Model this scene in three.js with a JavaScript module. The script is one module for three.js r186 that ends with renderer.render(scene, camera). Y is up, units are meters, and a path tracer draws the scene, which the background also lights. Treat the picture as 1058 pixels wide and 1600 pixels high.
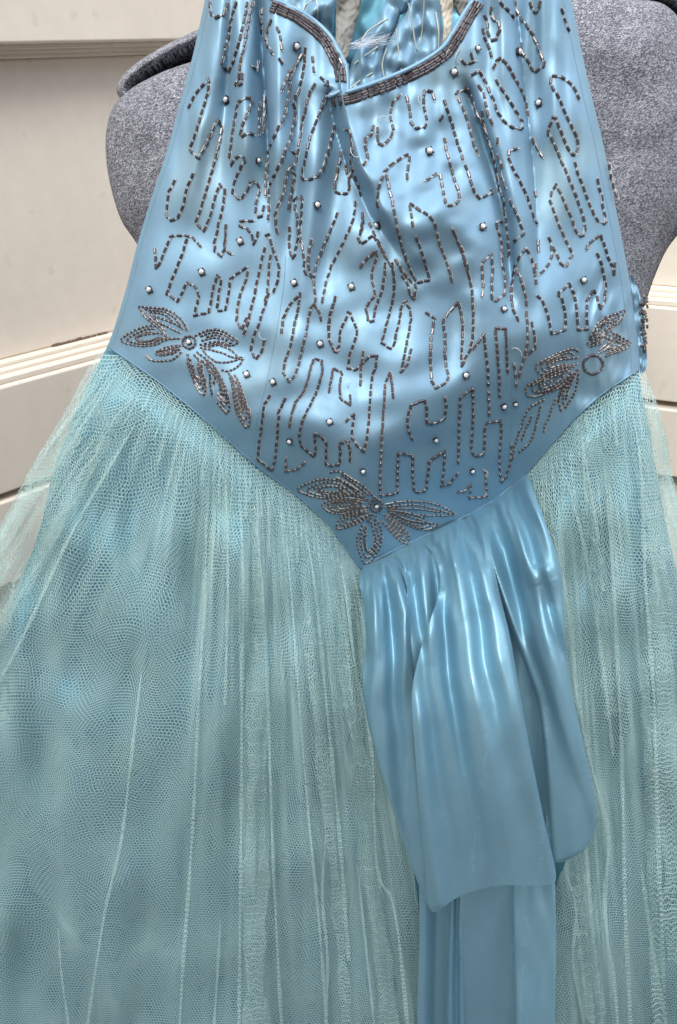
import * as THREE from 'three';
import { mergeGeometries } from 'three/addons/utils/BufferGeometryUtils.js';
import { RoundedBoxGeometry } from 'three/addons/geometries/RoundedBoxGeometry.js';
import { createNoise2D, createNoise3D } from 'simplex-noise';

// ------------------------------------------------------------------ camera, sky, sun, exposure
const W = 1058, Hh = 1600, F = 1155;                      // photograph size and focal length in its pixels
const PITCH = THREE.MathUtils.degToRad(33.8), CAM = new THREE.Vector3(0, 1.25, 0);
const scene = new THREE.Scene();
const camera = new THREE.PerspectiveCamera(2 * Math.atan(Hh / 2 / F) * 180 / Math.PI, 677 / 1024, 0.02, 200);
camera.position.copy(CAM);
camera.lookAt(CAM.x, CAM.y - Math.sin(PITCH), CAM.z - Math.cos(PITCH));
scene.add(camera);

const renderer = new THREE.WebGLRenderer({ antialias: true });
renderer.setSize(677, 1024);
renderer.toneMapping = THREE.LinearToneMapping;
renderer.toneMappingExposure = 2.0;
renderer.shadowMap.enabled = true;

{ // bright overcast sky, brighter towards the zenith as overcast skies are
  const w = 64, h = 64, d = new Float32Array(w * h * 4);
  for (let j = 0; j < h; j++) for (let i = 0; i < w; i++) {
    const e = Math.sin(((j + 0.5) / h - 0.5) * Math.PI), k = 1.35 * (1 + 2.4 * Math.max(0, e)) / 3.4, o = (j * w + i) * 4;
    d[o] = 0.93 * k; d[o + 1] = 1.0 * k; d[o + 2] = 1.12 * k; d[o + 3] = 1;
  }
  const t = new THREE.DataTexture(d, w, h, THREE.RGBAFormat, THREE.FloatType);
  t.mapping = THREE.EquirectangularReflectionMapping; t.magFilter = THREE.LinearFilter; t.needsUpdate = true;
  scene.background = t; scene.environment = t;
}
const sun = new THREE.DirectionalLight(new THREE.Color(1, 0.95, 0.87), 1.5);
sun.position.set(-0.9, 4.2, 2.4); sun.target.position.set(0, 0.9, -0.5);
sun.castShadow = true; sun.shadow.radius = 42; sun.shadow.mapSize.set(2048, 2048);
Object.assign(sun.shadow.camera, { left: -1.5, right: 1.5, top: 1.5, bottom: -1.5, near: 0.5, far: 9 });
scene.add(sun, sun.target);

// ------------------------------------------------------------------ helpers
const V = (x, y, z) => new THREE.Vector3(x, y, z);
let seed = 7;
const rnd = () => { seed = (seed * 1664525 + 1013904223) >>> 0; return seed / 4294967296; };
const n2 = createNoise2D(rnd), n3 = createNoise3D(rnd);
const clamp = (v, a = 0, b = 1) => Math.min(b, Math.max(a, v));
const sm = (a, b, v) => { const t = clamp((v - a) / (b - a)); return t * t * (3 - 2 * t); };
const lerp = (a, b, t) => a + (b - a) * t;
const interp = (tab, x) => {                              // piecewise linear table [[x, y], ...]
  if (x <= tab[0][0]) return tab[0][1];
  for (let i = 1; i < tab.length; i++) if (x <= tab[i][0]) return lerp(tab[i - 1][1], tab[i][1], (x - tab[i - 1][0]) / (tab[i][0] - tab[i - 1][0]));
  return tab[tab.length - 1][1];
};
const sp = Math.sin(PITCH), cp = Math.cos(PITCH);
const ray = (px, py) => { const x = (px - W / 2) / F, y = (Hh / 2 - py) / F; return V(x, -sp + y * cp, -cp - y * sp); };
// The dress hangs against the reclined chair back: a plane 20 degrees off the vertical, 0.52 m away at the picture's middle.
const TILT = THREE.MathUtils.degToRad(20), PN = V(0, Math.sin(TILT), Math.cos(TILT));
const PU = V(0, Math.cos(TILT), -Math.sin(TILT));                // up along the cloth
const P0 = CAM.clone().addScaledVector(ray(W / 2, Hh / 2), 0.52);
const PK = PN.dot(P0.clone().sub(CAM));
const pt = (px, py, h, out) => {                          // a point h metres in front of that plane
  const d = ray(px, py), s = PK / PN.dot(d) - h / d.length();
  return (out || new THREE.Vector3()).copy(CAM).addScaledVector(d, s);
};
const mpp = (px, py) => { const d = ray(px, py); return PK / PN.dot(d) / F; };   // metres per photo pixel there

function near(poly, x, y) {                               // signed distance to a polyline (positive on its right going down), position along it 0..1
  let best = 1e9, bs = 0, bt = 0;
  for (let i = 0; i + 1 < poly.length; i++) {
    const [ax, ay] = poly[i], [bx, by] = poly[i + 1], dx = bx - ax, dy = by - ay, L = dx * dx + dy * dy;
    const t = clamp(((x - ax) * dx + (y - ay) * dy) / L), ex = x - ax - dx * t, ey = y - ay - dy * t, d = ex * ex + ey * ey;
    if (d < best) { best = d; bs = ex * dy - ey * dx >= 0 ? 1 : -1; bt = (i + t) / (poly.length - 1); }
  }
  return [Math.sqrt(best) * bs, bt];
}
const inside = (poly, x, y) => {
  let c = false;
  for (let i = 0, j = poly.length - 1; i < poly.length; j = i++) {
    const [xi, yi] = poly[i], [xj, yj] = poly[j];
    if ((yi > y) !== (yj > y) && x < (xj - xi) * (y - yi) / (yj - yi) + xi) c = !c;
  }
  return c;
};
const edgePoint = (poly, x, y) => {
  let best = 1e9, r = [x, y];
  for (let i = 0, j = poly.length - 1; i < poly.length; j = i++) {
    const [ax, ay] = poly[j], [bx, by] = poly[i], dx = bx - ax, dy = by - ay, L = dx * dx + dy * dy || 1;
    const t = clamp(((x - ax) * dx + (y - ay) * dy) / L), qx = ax + dx * t, qy = ay + dy * t, d = (x - qx) ** 2 + (y - qy) ** 2;
    if (d < best) { best = d; r = [qx, qy]; }
  }
  return [r[0], r[1], Math.sqrt(best)];
};
const smoothLine = (pts, n = 8, closed = false) => {
  const c = new THREE.CatmullRomCurve3(pts.map(p => V(p[0], p[1], 0)), closed, 'centripetal');
  return c.getPoints(pts.length * n).map(p => [p.x, p.y]);
};
const taken = {};
const numbered = n => { const k = taken[n] = (taken[n] ?? -1) + 1; return k ? `${n}_${String(k).padStart(3, '0')}` : n; };
const mesh = (name, g, m, parent) => { const o = new THREE.Mesh(g, m); o.name = name; o.castShadow = o.receiveShadow = true; parent.add(o); return o; };
const thing = (name, label, category, group) => {
  const o = new THREE.Group(); o.name = numbered(name); o.userData = { label, category }; if (group) o.userData.group = group; scene.add(o); return o;
};
const geo = (pos, idx, uv) => {
  const g = new THREE.BufferGeometry();
  g.setAttribute('position', new THREE.Float32BufferAttribute(pos, 3));
  if (uv) g.setAttribute('uv', new THREE.Float32BufferAttribute(uv, 2));
  g.setIndex(idx); g.computeVertexNormals(); return g;
};
// cloth with the outline poly (photo pixels) and the relief hf(x, y, distance to the outline) in metres
function patch(poly, hf, step = 4, { back = null } = {}) {
  let x0 = 1e9, x1 = -1e9, y0 = 1e9, y1 = -1e9;
  for (const [x, y] of poly) { x0 = Math.min(x0, x); x1 = Math.max(x1, x); y0 = Math.min(y0, y); y1 = Math.max(y1, y); }
  const nx = Math.ceil((x1 - x0) / step) + 2, ny = Math.ceil((y1 - y0) / step) + 2;
  x0 -= step / 2; y0 -= step / 2;
  const ins = new Uint8Array(nx * ny), id = new Int32Array(nx * ny).fill(-1);
  for (let j = 0; j < ny; j++) for (let i = 0; i < nx; i++) ins[j * nx + i] = inside(poly, x0 + i * step, y0 + j * step) ? 1 : 0;
  const pos = [], uv = [], idx = [], pos2 = [], rim = [], p = new THREE.Vector3();
  const vert = (i, j) => {
    const k = j * nx + i; if (id[k] >= 0) return id[k];
    let x = x0 + i * step, y = y0 + j * step; const e = edgePoint(poly, x, y); let d = e[2];
    if (!ins[k]) { x = e[0]; y = e[1]; d = 0; }
    pt(x, y, hf(x, y, d), p);
    pos.push(p.x, p.y, p.z); uv.push(p.x, p.dot(PU));
    if (back) { pt(x, y, back(x, y, d), p); pos2.push(p.x, p.y, p.z); }
    return id[k] = pos.length / 3 - 1;
  };
  for (let j = 0; j + 1 < ny; j++) for (let i = 0; i + 1 < nx; i++) {
    const k = j * nx + i;
    if (!(ins[k] | ins[k + 1] | ins[k + nx] | ins[k + nx + 1])) continue;
    const a = vert(i, j), b = vert(i + 1, j), c = vert(i + 1, j + 1), d = vert(i, j + 1);
    idx.push(a, d, b, b, d, c);
  }
  if (!back) return geo(pos, idx, uv);
  const n = pos.length / 3, all = pos.concat(pos2), ii = idx.slice();
  for (let q = 0; q < idx.length; q += 3) ii.push(idx[q] + n, idx[q + 2] + n, idx[q + 1] + n);
  return geo(all, ii, uv.concat(uv));
}
function tube(pts, r, sides = 6, segPer = 3, closed = false) {
  const c = new THREE.CatmullRomCurve3(pts, closed, 'centripetal');
  return new THREE.TubeGeometry(c, Math.max(2, pts.length * segPer), r, sides, closed);
}
const smoothEdge = (d, r) => { if (d >= r) return 0; const t = 1 - d / r; return -(1 - Math.sqrt(Math.max(0, 1 - t * t))); };

// ------------------------------------------------------------------ textures and materials
function dataTex(n, fn, srgb = true) {
  const d = new Uint8Array(n * n * 4);
  for (let j = 0; j < n; j++) for (let i = 0; i < n; i++) {
    const c = fn(i / n, j / n), o = (j * n + i) * 4;
    d[o] = clamp(c[0]) * 255; d[o + 1] = clamp(c[1]) * 255; d[o + 2] = clamp(c[2]) * 255; d[o + 3] = 255;
  }
  const t = new THREE.DataTexture(d, n, n); t.wrapS = t.wrapT = THREE.RepeatWrapping; t.magFilter = THREE.LinearFilter;
  t.minFilter = THREE.LinearMipmapLinearFilter; t.generateMipmaps = true; if (srgb) t.colorSpace = THREE.SRGBColorSpace; t.needsUpdate = true; return t;
}
// noise that tiles: sampled on a torus
const tn = (u, v, f, s = 0) => {
  const a = u * 2 * Math.PI, b = v * 2 * Math.PI, R = f / (2 * Math.PI);
  return 0.5 * (n3(Math.cos(a) * R + s, Math.sin(a) * R, Math.cos(b) * R) + n3(Math.sin(b) * R + s, Math.cos(a) * R + 9, Math.sin(a) * R - 4 + Math.sin(b) * R));
};
const satinMap = dataTex(512, (u, v) => {
  const a = 0.5 * tn(u, v, 5) + 0.3 * tn(u, v, 14, 3) + 0.25 * tn(u, v, 34, 7), w = 0;
  const st = sm(0.25, 0.6, tn(u, v, 4, 20) + 0.2 * tn(u, v, 18, 11)) * 0.06;   // old storage marks, slightly yellowed
  return [0.965 + 0.03 * a + w + st * 0.5, 0.97 + 0.02 * a + w, 0.975 + 0.02 * a + w - st * 0.5];
});
satinMap.repeat.set(1 / 0.22, 1 / 0.22);
const drapeMap = dataTex(512, (u, v) => {               // handled satin: rubbed streaks along the grain and faint blotches
  const a = 0.5 * tn(u, v, 5, 2) + 0.3 * tn(u, v, 16, 3), q = clamp(Math.abs(((u * 3 + 0.06 * tn(u, v, 6, 8)) % 1) - 0.5) * 2);
  const rub = sm(0.86, 1, q) * sm(0.05, 0.5, tn(u, v, 30, 12) + 0.4 * tn(u, v, 8, 17)) * 0.09;
  const fl = sm(0.45, 0.75, tn(u, v, 44, 25)) * 0.03;
  return [0.955 + 0.03 * a + rub + fl, 0.96 + 0.02 * a + rub * 0.8 + fl, 0.965 + 0.02 * a + rub * 0.7 + fl];
});
drapeMap.repeat.set(1 / 0.13, 1 / 0.17);
const satinRough = dataTex(256, (u, v) => { const a = 0.58 + 0.14 * tn(u, v, 6) + 0.08 * tn(u, v, 22, 5); return [a, a, a]; }, false);
satinRough.repeat.set(1 / 0.16, 1 / 0.16);
const satin = (r, g, b, rough = 0.62, map = satinMap) => new THREE.MeshPhysicalMaterial({
  color: new THREE.Color().setRGB(r, g, b), map, roughness: rough, roughnessMap: satinRough, metalness: 0.45,
  sheen: 0.25, sheenRoughness: 0.5, sheenColor: new THREE.Color().setRGB(0.6, 0.8, 1), specularColor: new THREE.Color().setRGB(0.72, 0.9, 1), anisotropy: 0.35, side: THREE.DoubleSide });
const M = {
  satin: satin(0.235, 0.385, 0.50, 0.92),
  drape: satin(0.25, 0.455, 0.555, 0.78, drapeMap),
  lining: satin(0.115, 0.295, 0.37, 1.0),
  bead: [[0.105, 0.09, 0.095], [0.08, 0.072, 0.08], [0.135, 0.115, 0.115]].map(c => new THREE.MeshPhysicalMaterial({ color: new THREE.Color().setRGB(...c), metalness: 0.4, roughness: 0.27 })),
  thread: new THREE.MeshStandardMaterial({ color: new THREE.Color().setRGB(0.66, 0.64, 0.60), roughness: 0.5 }),
  cream: new THREE.MeshStandardMaterial({ color: new THREE.Color().setRGB(0.50, 0.52, 0.47), roughness: 0.8 }),
  stone: new THREE.MeshPhysicalMaterial({ color: new THREE.Color().setRGB(0.9, 0.88, 0.88), metalness: 0.35, roughness: 0.12, flatShading: true }),
  setting: new THREE.MeshStandardMaterial({ color: new THREE.Color().setRGB(0.07, 0.065, 0.07), metalness: 0.7, roughness: 0.4 }),
  tulle: new THREE.MeshStandardMaterial({ color: new THREE.Color().setRGB(0.55, 0.745, 0.705), roughness: 0.6, side: THREE.DoubleSide }),
  strap: new THREE.MeshStandardMaterial({ color: new THREE.Color().setRGB(0.24, 0.235, 0.215), roughness: 0.75, side: THREE.DoubleSide }),
};
const heather = dataTex(512, () => [0.5, 0.5, 0.5]);
{ // melange knit: short slanted yarn flecks, pale and navy
  const n = 512, v = new Float32Array(n * n).fill(0.42), d = heather.image.data;
  for (let k = 0; k < 30000; k++) {
    const x = rnd() * n, y = rnd() * n, L = 3 + rnd() * 6, a = 0.15 + rnd() * 0.7, val = rnd() < 0.56 ? 0.62 + rnd() * 0.28 : 0.12 + rnd() * 0.2;
    for (let t = 0; t < L; t += 0.6) for (let q = 0; q < 2; q++) {
      const i = (Math.floor(x + Math.cos(a) * t + q) + n) % n, j = (Math.floor(y + Math.sin(a) * t * 0.9) + n) % n; v[j * n + i] = lerp(v[j * n + i], val, 0.75);
    }
  }
  for (let k = 0; k < n * n; k++) {
    const big = 0.06 * tn((k % n) / n, Math.floor(k / n) / n, 9, 2), a = clamp(v[k] + big), o = k * 4;
    d[o] = 255 * clamp(a * 0.94); d[o + 1] = 255 * clamp(a * 0.93 + 0.01); d[o + 2] = 255 * clamp(a * 0.90 + 0.055);
  }
}
heather.repeat.set(1 / 0.085, 1 / 0.085);
M.heather = new THREE.MeshStandardMaterial({ map: heather, roughness: 0.92, bumpMap: heather, bumpScale: 0.0008 });
const paintMap = dataTex(512, (u, v) => {
  const a = 0.012 * tn(u, v, 6) + 0.012 * tn(u, v, 30, 4) + 0.012 * (rnd() - 0.5), s = sm(0.55, 0.75, tn(u, v, 26, 31)) * 0.03;
  return [0.90 + a - s, 0.862 + a - s, 0.812 + a - s];
});
const paintBump = dataTex(256, (u, v) => { const a = 0.5 + 0.3 * tn(u, v, 40) + 0.2 * tn(u, v, 90, 5); return [a, a, a]; }, false);
paintMap.repeat.set(1.4, 1.4); paintBump.repeat.set(4, 4);
M.paint = new THREE.MeshStandardMaterial({ map: paintMap, roughness: 0.55, bumpMap: paintBump, bumpScale: 0.00015 });
M.gap = new THREE.MeshStandardMaterial({ color: new THREE.Color().setRGB(0.12, 0.115, 0.10), roughness: 0.9 });

// ------------------------------------------------------------------ setting: ground and the two panelled door leaves
{
  const g = new THREE.PlaneGeometry(30, 30); g.rotateX(-Math.PI / 2);
  const map = dataTex(256, (u, v) => { const a = 0.42 + 0.05 * tn(u, v, 8) + 0.06 * tn(u, v, 50, 3) + 0.08 * (rnd() - 0.5); return [a, a * 0.98, a * 0.95]; });
  map.repeat.set(20, 20);
  const o = mesh('ground', g, new THREE.MeshStandardMaterial({ map, roughness: 0.95 }), scene); o.userData.kind = 'structure';
}
{ // unseen wall, added so the satin mirrors something dark instead of low sky
  const t = thing('added_dark_wall', 'tall dark wall added out of view to hide the low sky from the satin', 'wall');
  const g = new THREE.BoxGeometry(14, 3.4, 0.25); g.translate(0, 1.7, 2.2);
  mesh('added_wall_body', g, new THREE.MeshStandardMaterial({ color: new THREE.Color().setRGB(0.10, 0.075, 0.06), roughness: 0.95 }), t);
  const c = new RoundedBoxGeometry(14.1, 0.08, 0.36, 2, 0.015); c.translate(0, 3.442, 2.2);
  mesh('added_wall_coping', c, new THREE.MeshStandardMaterial({ color: new THREE.Color().setRGB(0.25, 0.24, 0.22), roughness: 0.9 }), t);
}
const doorCorner = V(0.0626 * 1.25, 0, -1.25);
function doorLeaf(dir, len, levels, label, chips = false) {               // dir: unit vector away from the corner; levels from pixels that show the edges of the mouldings
  const t = thing('door_leaf', label, 'door', 'beige panelled door leaves');
  let nrm = V(-dir.z, 0, dir.x); if (nrm.z < 0) nrm.negate();
  const hit = (px, py) => { const d = ray(px, py), s = doorCorner.clone().sub(CAM).dot(nrm) / d.dot(nrm); return CAM.y + d.y * s; };
  const q = new THREE.Matrix4().makeBasis(dir, V(0, 1, 0), nrm).setPosition(doorCorner);
  if (q.determinant() < 0) q.makeBasis(dir.clone().negate(), V(0, 1, 0), nrm).setPosition(doorCorner);
  const flip = new THREE.Vector3().setFromMatrixColumn(q, 0).dot(dir) < 0 ? -1 : 1;
  const slab = (name, yA, yB, out, m = M.paint) => {       // a board from yA to yB whose face stands out by `out`
    const th = 0.05 + out, g = new RoundedBoxGeometry(len, yB - yA, th, 2, Math.min(0.0035, (yB - yA) * 0.3));
    g.translate(flip * (len / 2 - 0.03), (yA + yB) / 2, th / 2 - 0.05); g.applyMatrix4(q);
    const uv = g.attributes.uv, ps = g.attributes.position;
    for (let i = 0; i < uv.count; i++) { const p = V(ps.getX(i), ps.getY(i), ps.getZ(i)).sub(doorCorner); uv.setXY(i, p.dot(dir), p.y + p.dot(nrm)); }
    return mesh(name, g, m, t);
  };
  const [a, b, c, d, e, f] = levels.map(([x, y]) => hit(x, y));   // top moulding top/bottom, lower moulding top/bottom, gap top/bottom
  const R = 0.036;
  slab('upper_rail', a, a + 0.75, R);
  slab('moulding', a - (a - b) * 0.36, a, R * 0.66); slab('moulding', a - (a - b) * 0.68, a - (a - b) * 0.36, R * 0.40); slab('moulding', b, a - (a - b) * 0.68, R * 0.20);
  slab('recessed_panel', c, b, 0);
  slab('moulding', c - (c - d) * 0.30, c, R * 0.28); slab('moulding', c - (c - d) * 0.55, c - (c - d) * 0.30, R * 0.55); slab('moulding', d, c - (c - d) * 0.55, R * 0.85);
  slab('lower_rail', e, d, R);
  slab('gap', f, e, R - 0.03, M.gap);
  slab('lower_rail', f - 0.12, f, R + 0.001); slab('bottom_panel', 0.0, f - 0.12, 0.006);
  if (chips) {                                             // old paint flaked off along the top edge of the lower moulding
    const out = [];
    for (let x = 88; x < 169; x += 1.5 + rnd() * 6) {
      const dd = ray(x, 540), s = doorCorner.clone().sub(CAM).dot(nrm) / dd.dot(nrm), p = CAM.clone().addScaledVector(dd, s), L = (p.x - doorCorner.x) * dir.x + (p.z - doorCorner.z) * dir.z;
      const g = new THREE.SphereGeometry(1, 6, 4); g.scale(0.002 + rnd() * 0.005, 0.0007 + rnd() * 0.0012, 0.0012); g.rotateZ((rnd() - 0.5) * 0.4); g.translate(flip * L, c + 0.0008 + rnd() * 0.0015, 0.0004); g.applyMatrix4(q); out.push(g);
    }
    const o = mesh('paint_chips', mergeGeometries(out), new THREE.MeshStandardMaterial({ color: new THREE.Color().setRGB(0.16, 0.11, 0.075), roughness: 0.9 }), t); o.userData.kind = 'stuff';
  }
  return t;
}
const dL = V(-Math.sin(0.855), 0, Math.cos(0.855)), dR = V(Math.sin(1.274), 0, Math.cos(1.274));
doorLeaf(dL, 1.7, [[0, 68], [0, 92], [0, 563], [0, 586], [0, 751], [0, 762]], 'beige panelled door leaf beside the rolled grey rim of the chair back', true);
doorLeaf(dR, 1.9, [[1058, -15], [1058, 10], [1058, 449], [1058, 471], [1058, 616], [1058, 627]], 'beige panelled door leaf beside the beaded side edge of the bodice');

// ------------------------------------------------------------------ chair
{
  const t = thing('upholstered_chair', 'grey heather upholstered chair with the blue dress hung over its back', 'chair');
  const cush = smoothLine([[330, 84], [250, 114], [203, 140], [176, 168], [166, 205], [166, 250], [173, 292], [190, 345], [213, 380], [240, 440], [290, 560], [420, 640], [620, 660], [820, 640], [960, 560], [1003, 486], [1016, 440], [1034, 392], [1062, 345], [1092, 260], [1098, 160], [1080, 60], [1040, 8], [985, -2], [840, -20], [600, -20], [420, 30]], 6, true);
  const bulge = (d, r) => Math.sqrt(Math.max(0, 1 - (1 - Math.min(1, d / r)) ** 2));
  const hc = (x, y) => -0.118 - 0.02 * ((x - 620) / 450) ** 2 + 0.0022 * n2(x / 120, y / 120);
  mesh('back_cushion', patch(cush, (x, y, d) => hc(x, y) + 0.045 * bulge(d, 95), 5, { back: (x, y, d) => hc(x, y) - 0.03 * bulge(d, 60) }), M.heather, t);
  const shell = smoothLine([[330, 36], [250, 75], [205, 105], [186, 126], [182, 142], [190, 160], [196, 220], [205, 300], [226, 380], [260, 470], [330, 600], [620, 690], [900, 600], [985, 520], [1008, 474], [1023, 432], [1042, 390], [1075, 345], [1110, 260], [1118, 150], [1105, 60], [1070, -2], [985, -32], [840, -60], [600, -60], [420, -10]], 6, true);
  mesh('back_shell', patch(shell, (x, y, d) => hc(x, y) - 0.018 + 0.022 * bulge(d, 9) - 0.06 * sm(5, 62, d) * (y < 330 ? 1 : 0) - 0.04 * (y < 330 ? 0 : 1), 4, { back: (x, y, d) => hc(x, y) - 0.05 - 0.03 * bulge(d, 40) }), M.heather, t);
  const seat = new RoundedBoxGeometry(0.44, 0.09, 0.40, 4, 0.035); seat.translate(0.04, 0.375, -0.44);
  mesh('seat', seat, M.heather, t);
  const wood = new THREE.MeshStandardMaterial({ color: new THREE.Color().setRGB(0.05, 0.04, 0.035), roughness: 0.5 });
  for (const x of [-0.13, 0.21]) for (const z of [-0.29, -0.60]) { const g = new THREE.CylinderGeometry(0.018, 0.012, 0.335, 12); g.translate(x, 0.1675, z); mesh('leg', g, wood, t); }
  const br = new RoundedBoxGeometry(0.07, 0.34, 0.03, 2, 0.01); br.rotateX(-TILT); br.translate(0.04, 0.52, -0.585); mesh('back_bracket', br, wood, t);
}

// ------------------------------------------------------------------ the dress
const dress = thing('evening_dress', 'pale blue satin dress with dark bead embroidery and a tulle skirt', 'dress');

// waist seam, a V running down to a point
const seamPts = smoothLine([[168, 541], [205, 566], [250, 598], [330, 664], [400, 727], [470, 779], [520, 828], [545, 864], [562, 888]], 8)
  .concat(smoothLine([[562, 888], [600, 868], [660, 839], [720, 810], [770, 782], [815, 746], [850, 708], [900, 652], [945, 613], [1000, 577]], 8));
const seamY = x => x < 168 ? 541 - (168 - x) * 0.4 : x > 1000 ? 577 - (x - 1000) * 0.2 : interp(seamPts, x);

const foldA = [[405, -20], [410, 80], [417, 180], [421, 300], [424, 380]];
const foldB = [[512, 146], [524, 200], [544, 262], [580, 338], [622, 398], [668, 442]];
const foldC = [[724, 120], [744, 190], [770, 270], [790, 345], [797, 430], [800, 500]];
const foldD = [[800, -20], [812, 60], [819, 150], [831, 250], [838, 350], [841, 460]];
const ridgeTab = [[168, 520], [300, 600], [390, 640], [480, 652], [560, 694], [630, 650], [720, 580], [800, 520], [900, 500], [1000, 540]];
const looseFolds = [
  [[[346, -80], [334, 120], [304, 260], [280, 380]], 0.005, 17], [[[366, -80], [352, 150], [340, 320]], -0.004, 9], [[[390, -80], [391, 150], [386, 340]], 0.006, 13],
  [[[440, 20], [436, 250], [424, 460]], 0.0045, 15], [[[470, 60], [464, 250], [450, 440]], -0.004, 12], [[[502, 120], [490, 300], [462, 520]], 0.005, 16], [[[530, 230], [520, 360], [500, 500]], -0.004, 18],
  [[[778, -80], [792, 150], [810, 330]], 0.005, 11], [[[850, -80], [882, 200], [908, 420]], 0.005, 22], [[[868, 60], [905, 260], [930, 440]], -0.003, 14],
  [[[745, 330], [752, 450], [740, 580]], 0.004, 22], [[[700, 430], [712, 520], [690, 640]], -0.004, 26], [[[470, 470], [450, 560], [420, 680]], 0.003, 20], [[[860, 420], [850, 520], [836, 640]], 0.003, 18],
  [[[640, 470], [630, 560], [600, 660]], 0.003, 30],
];
function bodiceH(x, y) {
  let h = 0.046 * (1 - ((x - 590) / 440) ** 2);
  // belly roundness: comes forward down to the ridge, then turns under towards the waist point
  const dr = interp(ridgeTab, x) - y, w = 36, edge = sm(168, 420, x) * sm(1000, 780, x);
  const soft = Math.sqrt(dr * dr + w * w) - w;
  h += edge * (dr > 0 ? -0.014 * (1 - Math.exp(-soft / 130)) : -0.00032 * soft);
  // vertical folds from the gathered top edge
  { const [d, t] = near(foldA, x, y), f = 1 - sm(220, 380, y);
    h += f * (d > 0 ? 0.011 * Math.exp(-d / 60) * sm(0, 10, d) - 0.012 * Math.exp(-d / 6) : -0.012 * Math.exp(d / 9) + 0.006 * Math.exp(-(((d + 38) / 20) ** 2))); }
  { const [d, t] = near(foldB, x, y), f = 1 - sm(260, 445, y), up = d > 0 && x > 530 ? 1 : sm(118, 170, y);
    h += f * up * (d > 0 ? 0.022 * Math.exp(-d / 70) * sm(0, 24, d) - 0.009 * Math.exp(-d / 9) : -0.009 * Math.exp(d / 26)); }
  { const [d, t] = near(foldC, x, y), f = sm(110, 170, y) * (1 - sm(400, 500, y));
    h += f * (-0.010 * Math.exp(-((d / 9) ** 2)) + 0.005 * Math.exp(-(((d - 24) / 14) ** 2))); }
  { const [d, t] = near(foldD, x, y), f = 1 - sm(280, 460, y);
    h += f * (d > 0 ? -0.010 * Math.exp(-d / 26) : 0.006 * Math.exp(d / 30) - 0.016 * Math.exp(d / 6)); }
  for (const [l, amp, wd] of looseFolds) { const [d] = near(l, x, y), y0 = l[0][1], y1 = l[l.length - 1][1]; h += amp * Math.exp(-((d / wd) ** 2)) * sm(y0 - 5, y0 + 60, y) * (1 - sm(lerp(y0, y1, 0.55), y1, y)); }
  h += 0.011 * Math.exp(-(((x - 655) / 95) ** 2) - ((y - 345) / 85) ** 2);      // the slack front sags into a soft belly
  // softly crumpled cloth
  const c = sm(90, 190, y) * sm(500, 400, y) * sm(530, 600, x) * sm(790, 720, x);
  h += 0.0012 * n2(x / 150 + 3, y / 130) + c * (0.0020 * n2(x / 78 + 20, y / 66) + 0.0004 * n2(x / 44, y / 40 + 5));
  h += 0.0022 * n2(x / 34 + 40, y / 260) * (1 - sm(80, 360, y));
  h += 0.0016 * sm(860, 940, x) * n2(x / 22, (y + x * 0.6) / 60) * sm(380, 480, y);
  const mid = sm(440, 520, y);
  h += mid * 0.0010 * n2(x / 110 + 70, y / 80);
  return h;
}
const leftEdge = [[324, -20], [318, 10], [300, 92], [278, 172], [262, 232], [236, 310], [215, 380], [196, 455], [180, 508], [168, 541]];
const rightEdge = [[1000, 577], [998, 540], [992, 500], [984, 440], [973, 380], [963, 328], [950, 262], [938, 205], [922, 140], [905, 60], [893, 0], [888, -20]];
const neckL = [[412, -20], [428, 0], [445, 7], [470, 19], [496, 37], [518, 60], [530, 82], [540, 104], [543, 128], [543, 144]];
const neckR = [[543, 144], [585, 130], [630, 112], [668, 92], [692, 74], [706, 54], [722, 26], [738, 0], [744, -20]];
const bodicePoly = smoothLine(leftEdge, 5).concat(seamPts.filter((p, i) => i % 2 === 0), smoothLine(rightEdge, 5), smoothLine(neckR, 4).reverse(), smoothLine(neckL, 4).reverse());
const sideCurl = (x, y) => { const a = Math.min(Math.abs(near(leftEdge, x, y)[0]), Math.abs(near(rightEdge, x, y)[0])); return 0.016 * smoothEdge(a, 36); };
const bodyH = (x, y) => bodiceH(x, y) + sideCurl(x, y);
const bodice = mesh('bodice', patch(bodicePoly, bodyH, 2.5), M.satin, dress);
const seamTab = []; for (let x = 172; x <= 997; x++) seamTab.push(bodiceH(x, seamY(x)));
const seamH = x => { const k = clamp(x, 172, 996) - 172, i = Math.floor(k); return lerp(seamTab[i], seamTab[i + 1], k - i); };

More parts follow.
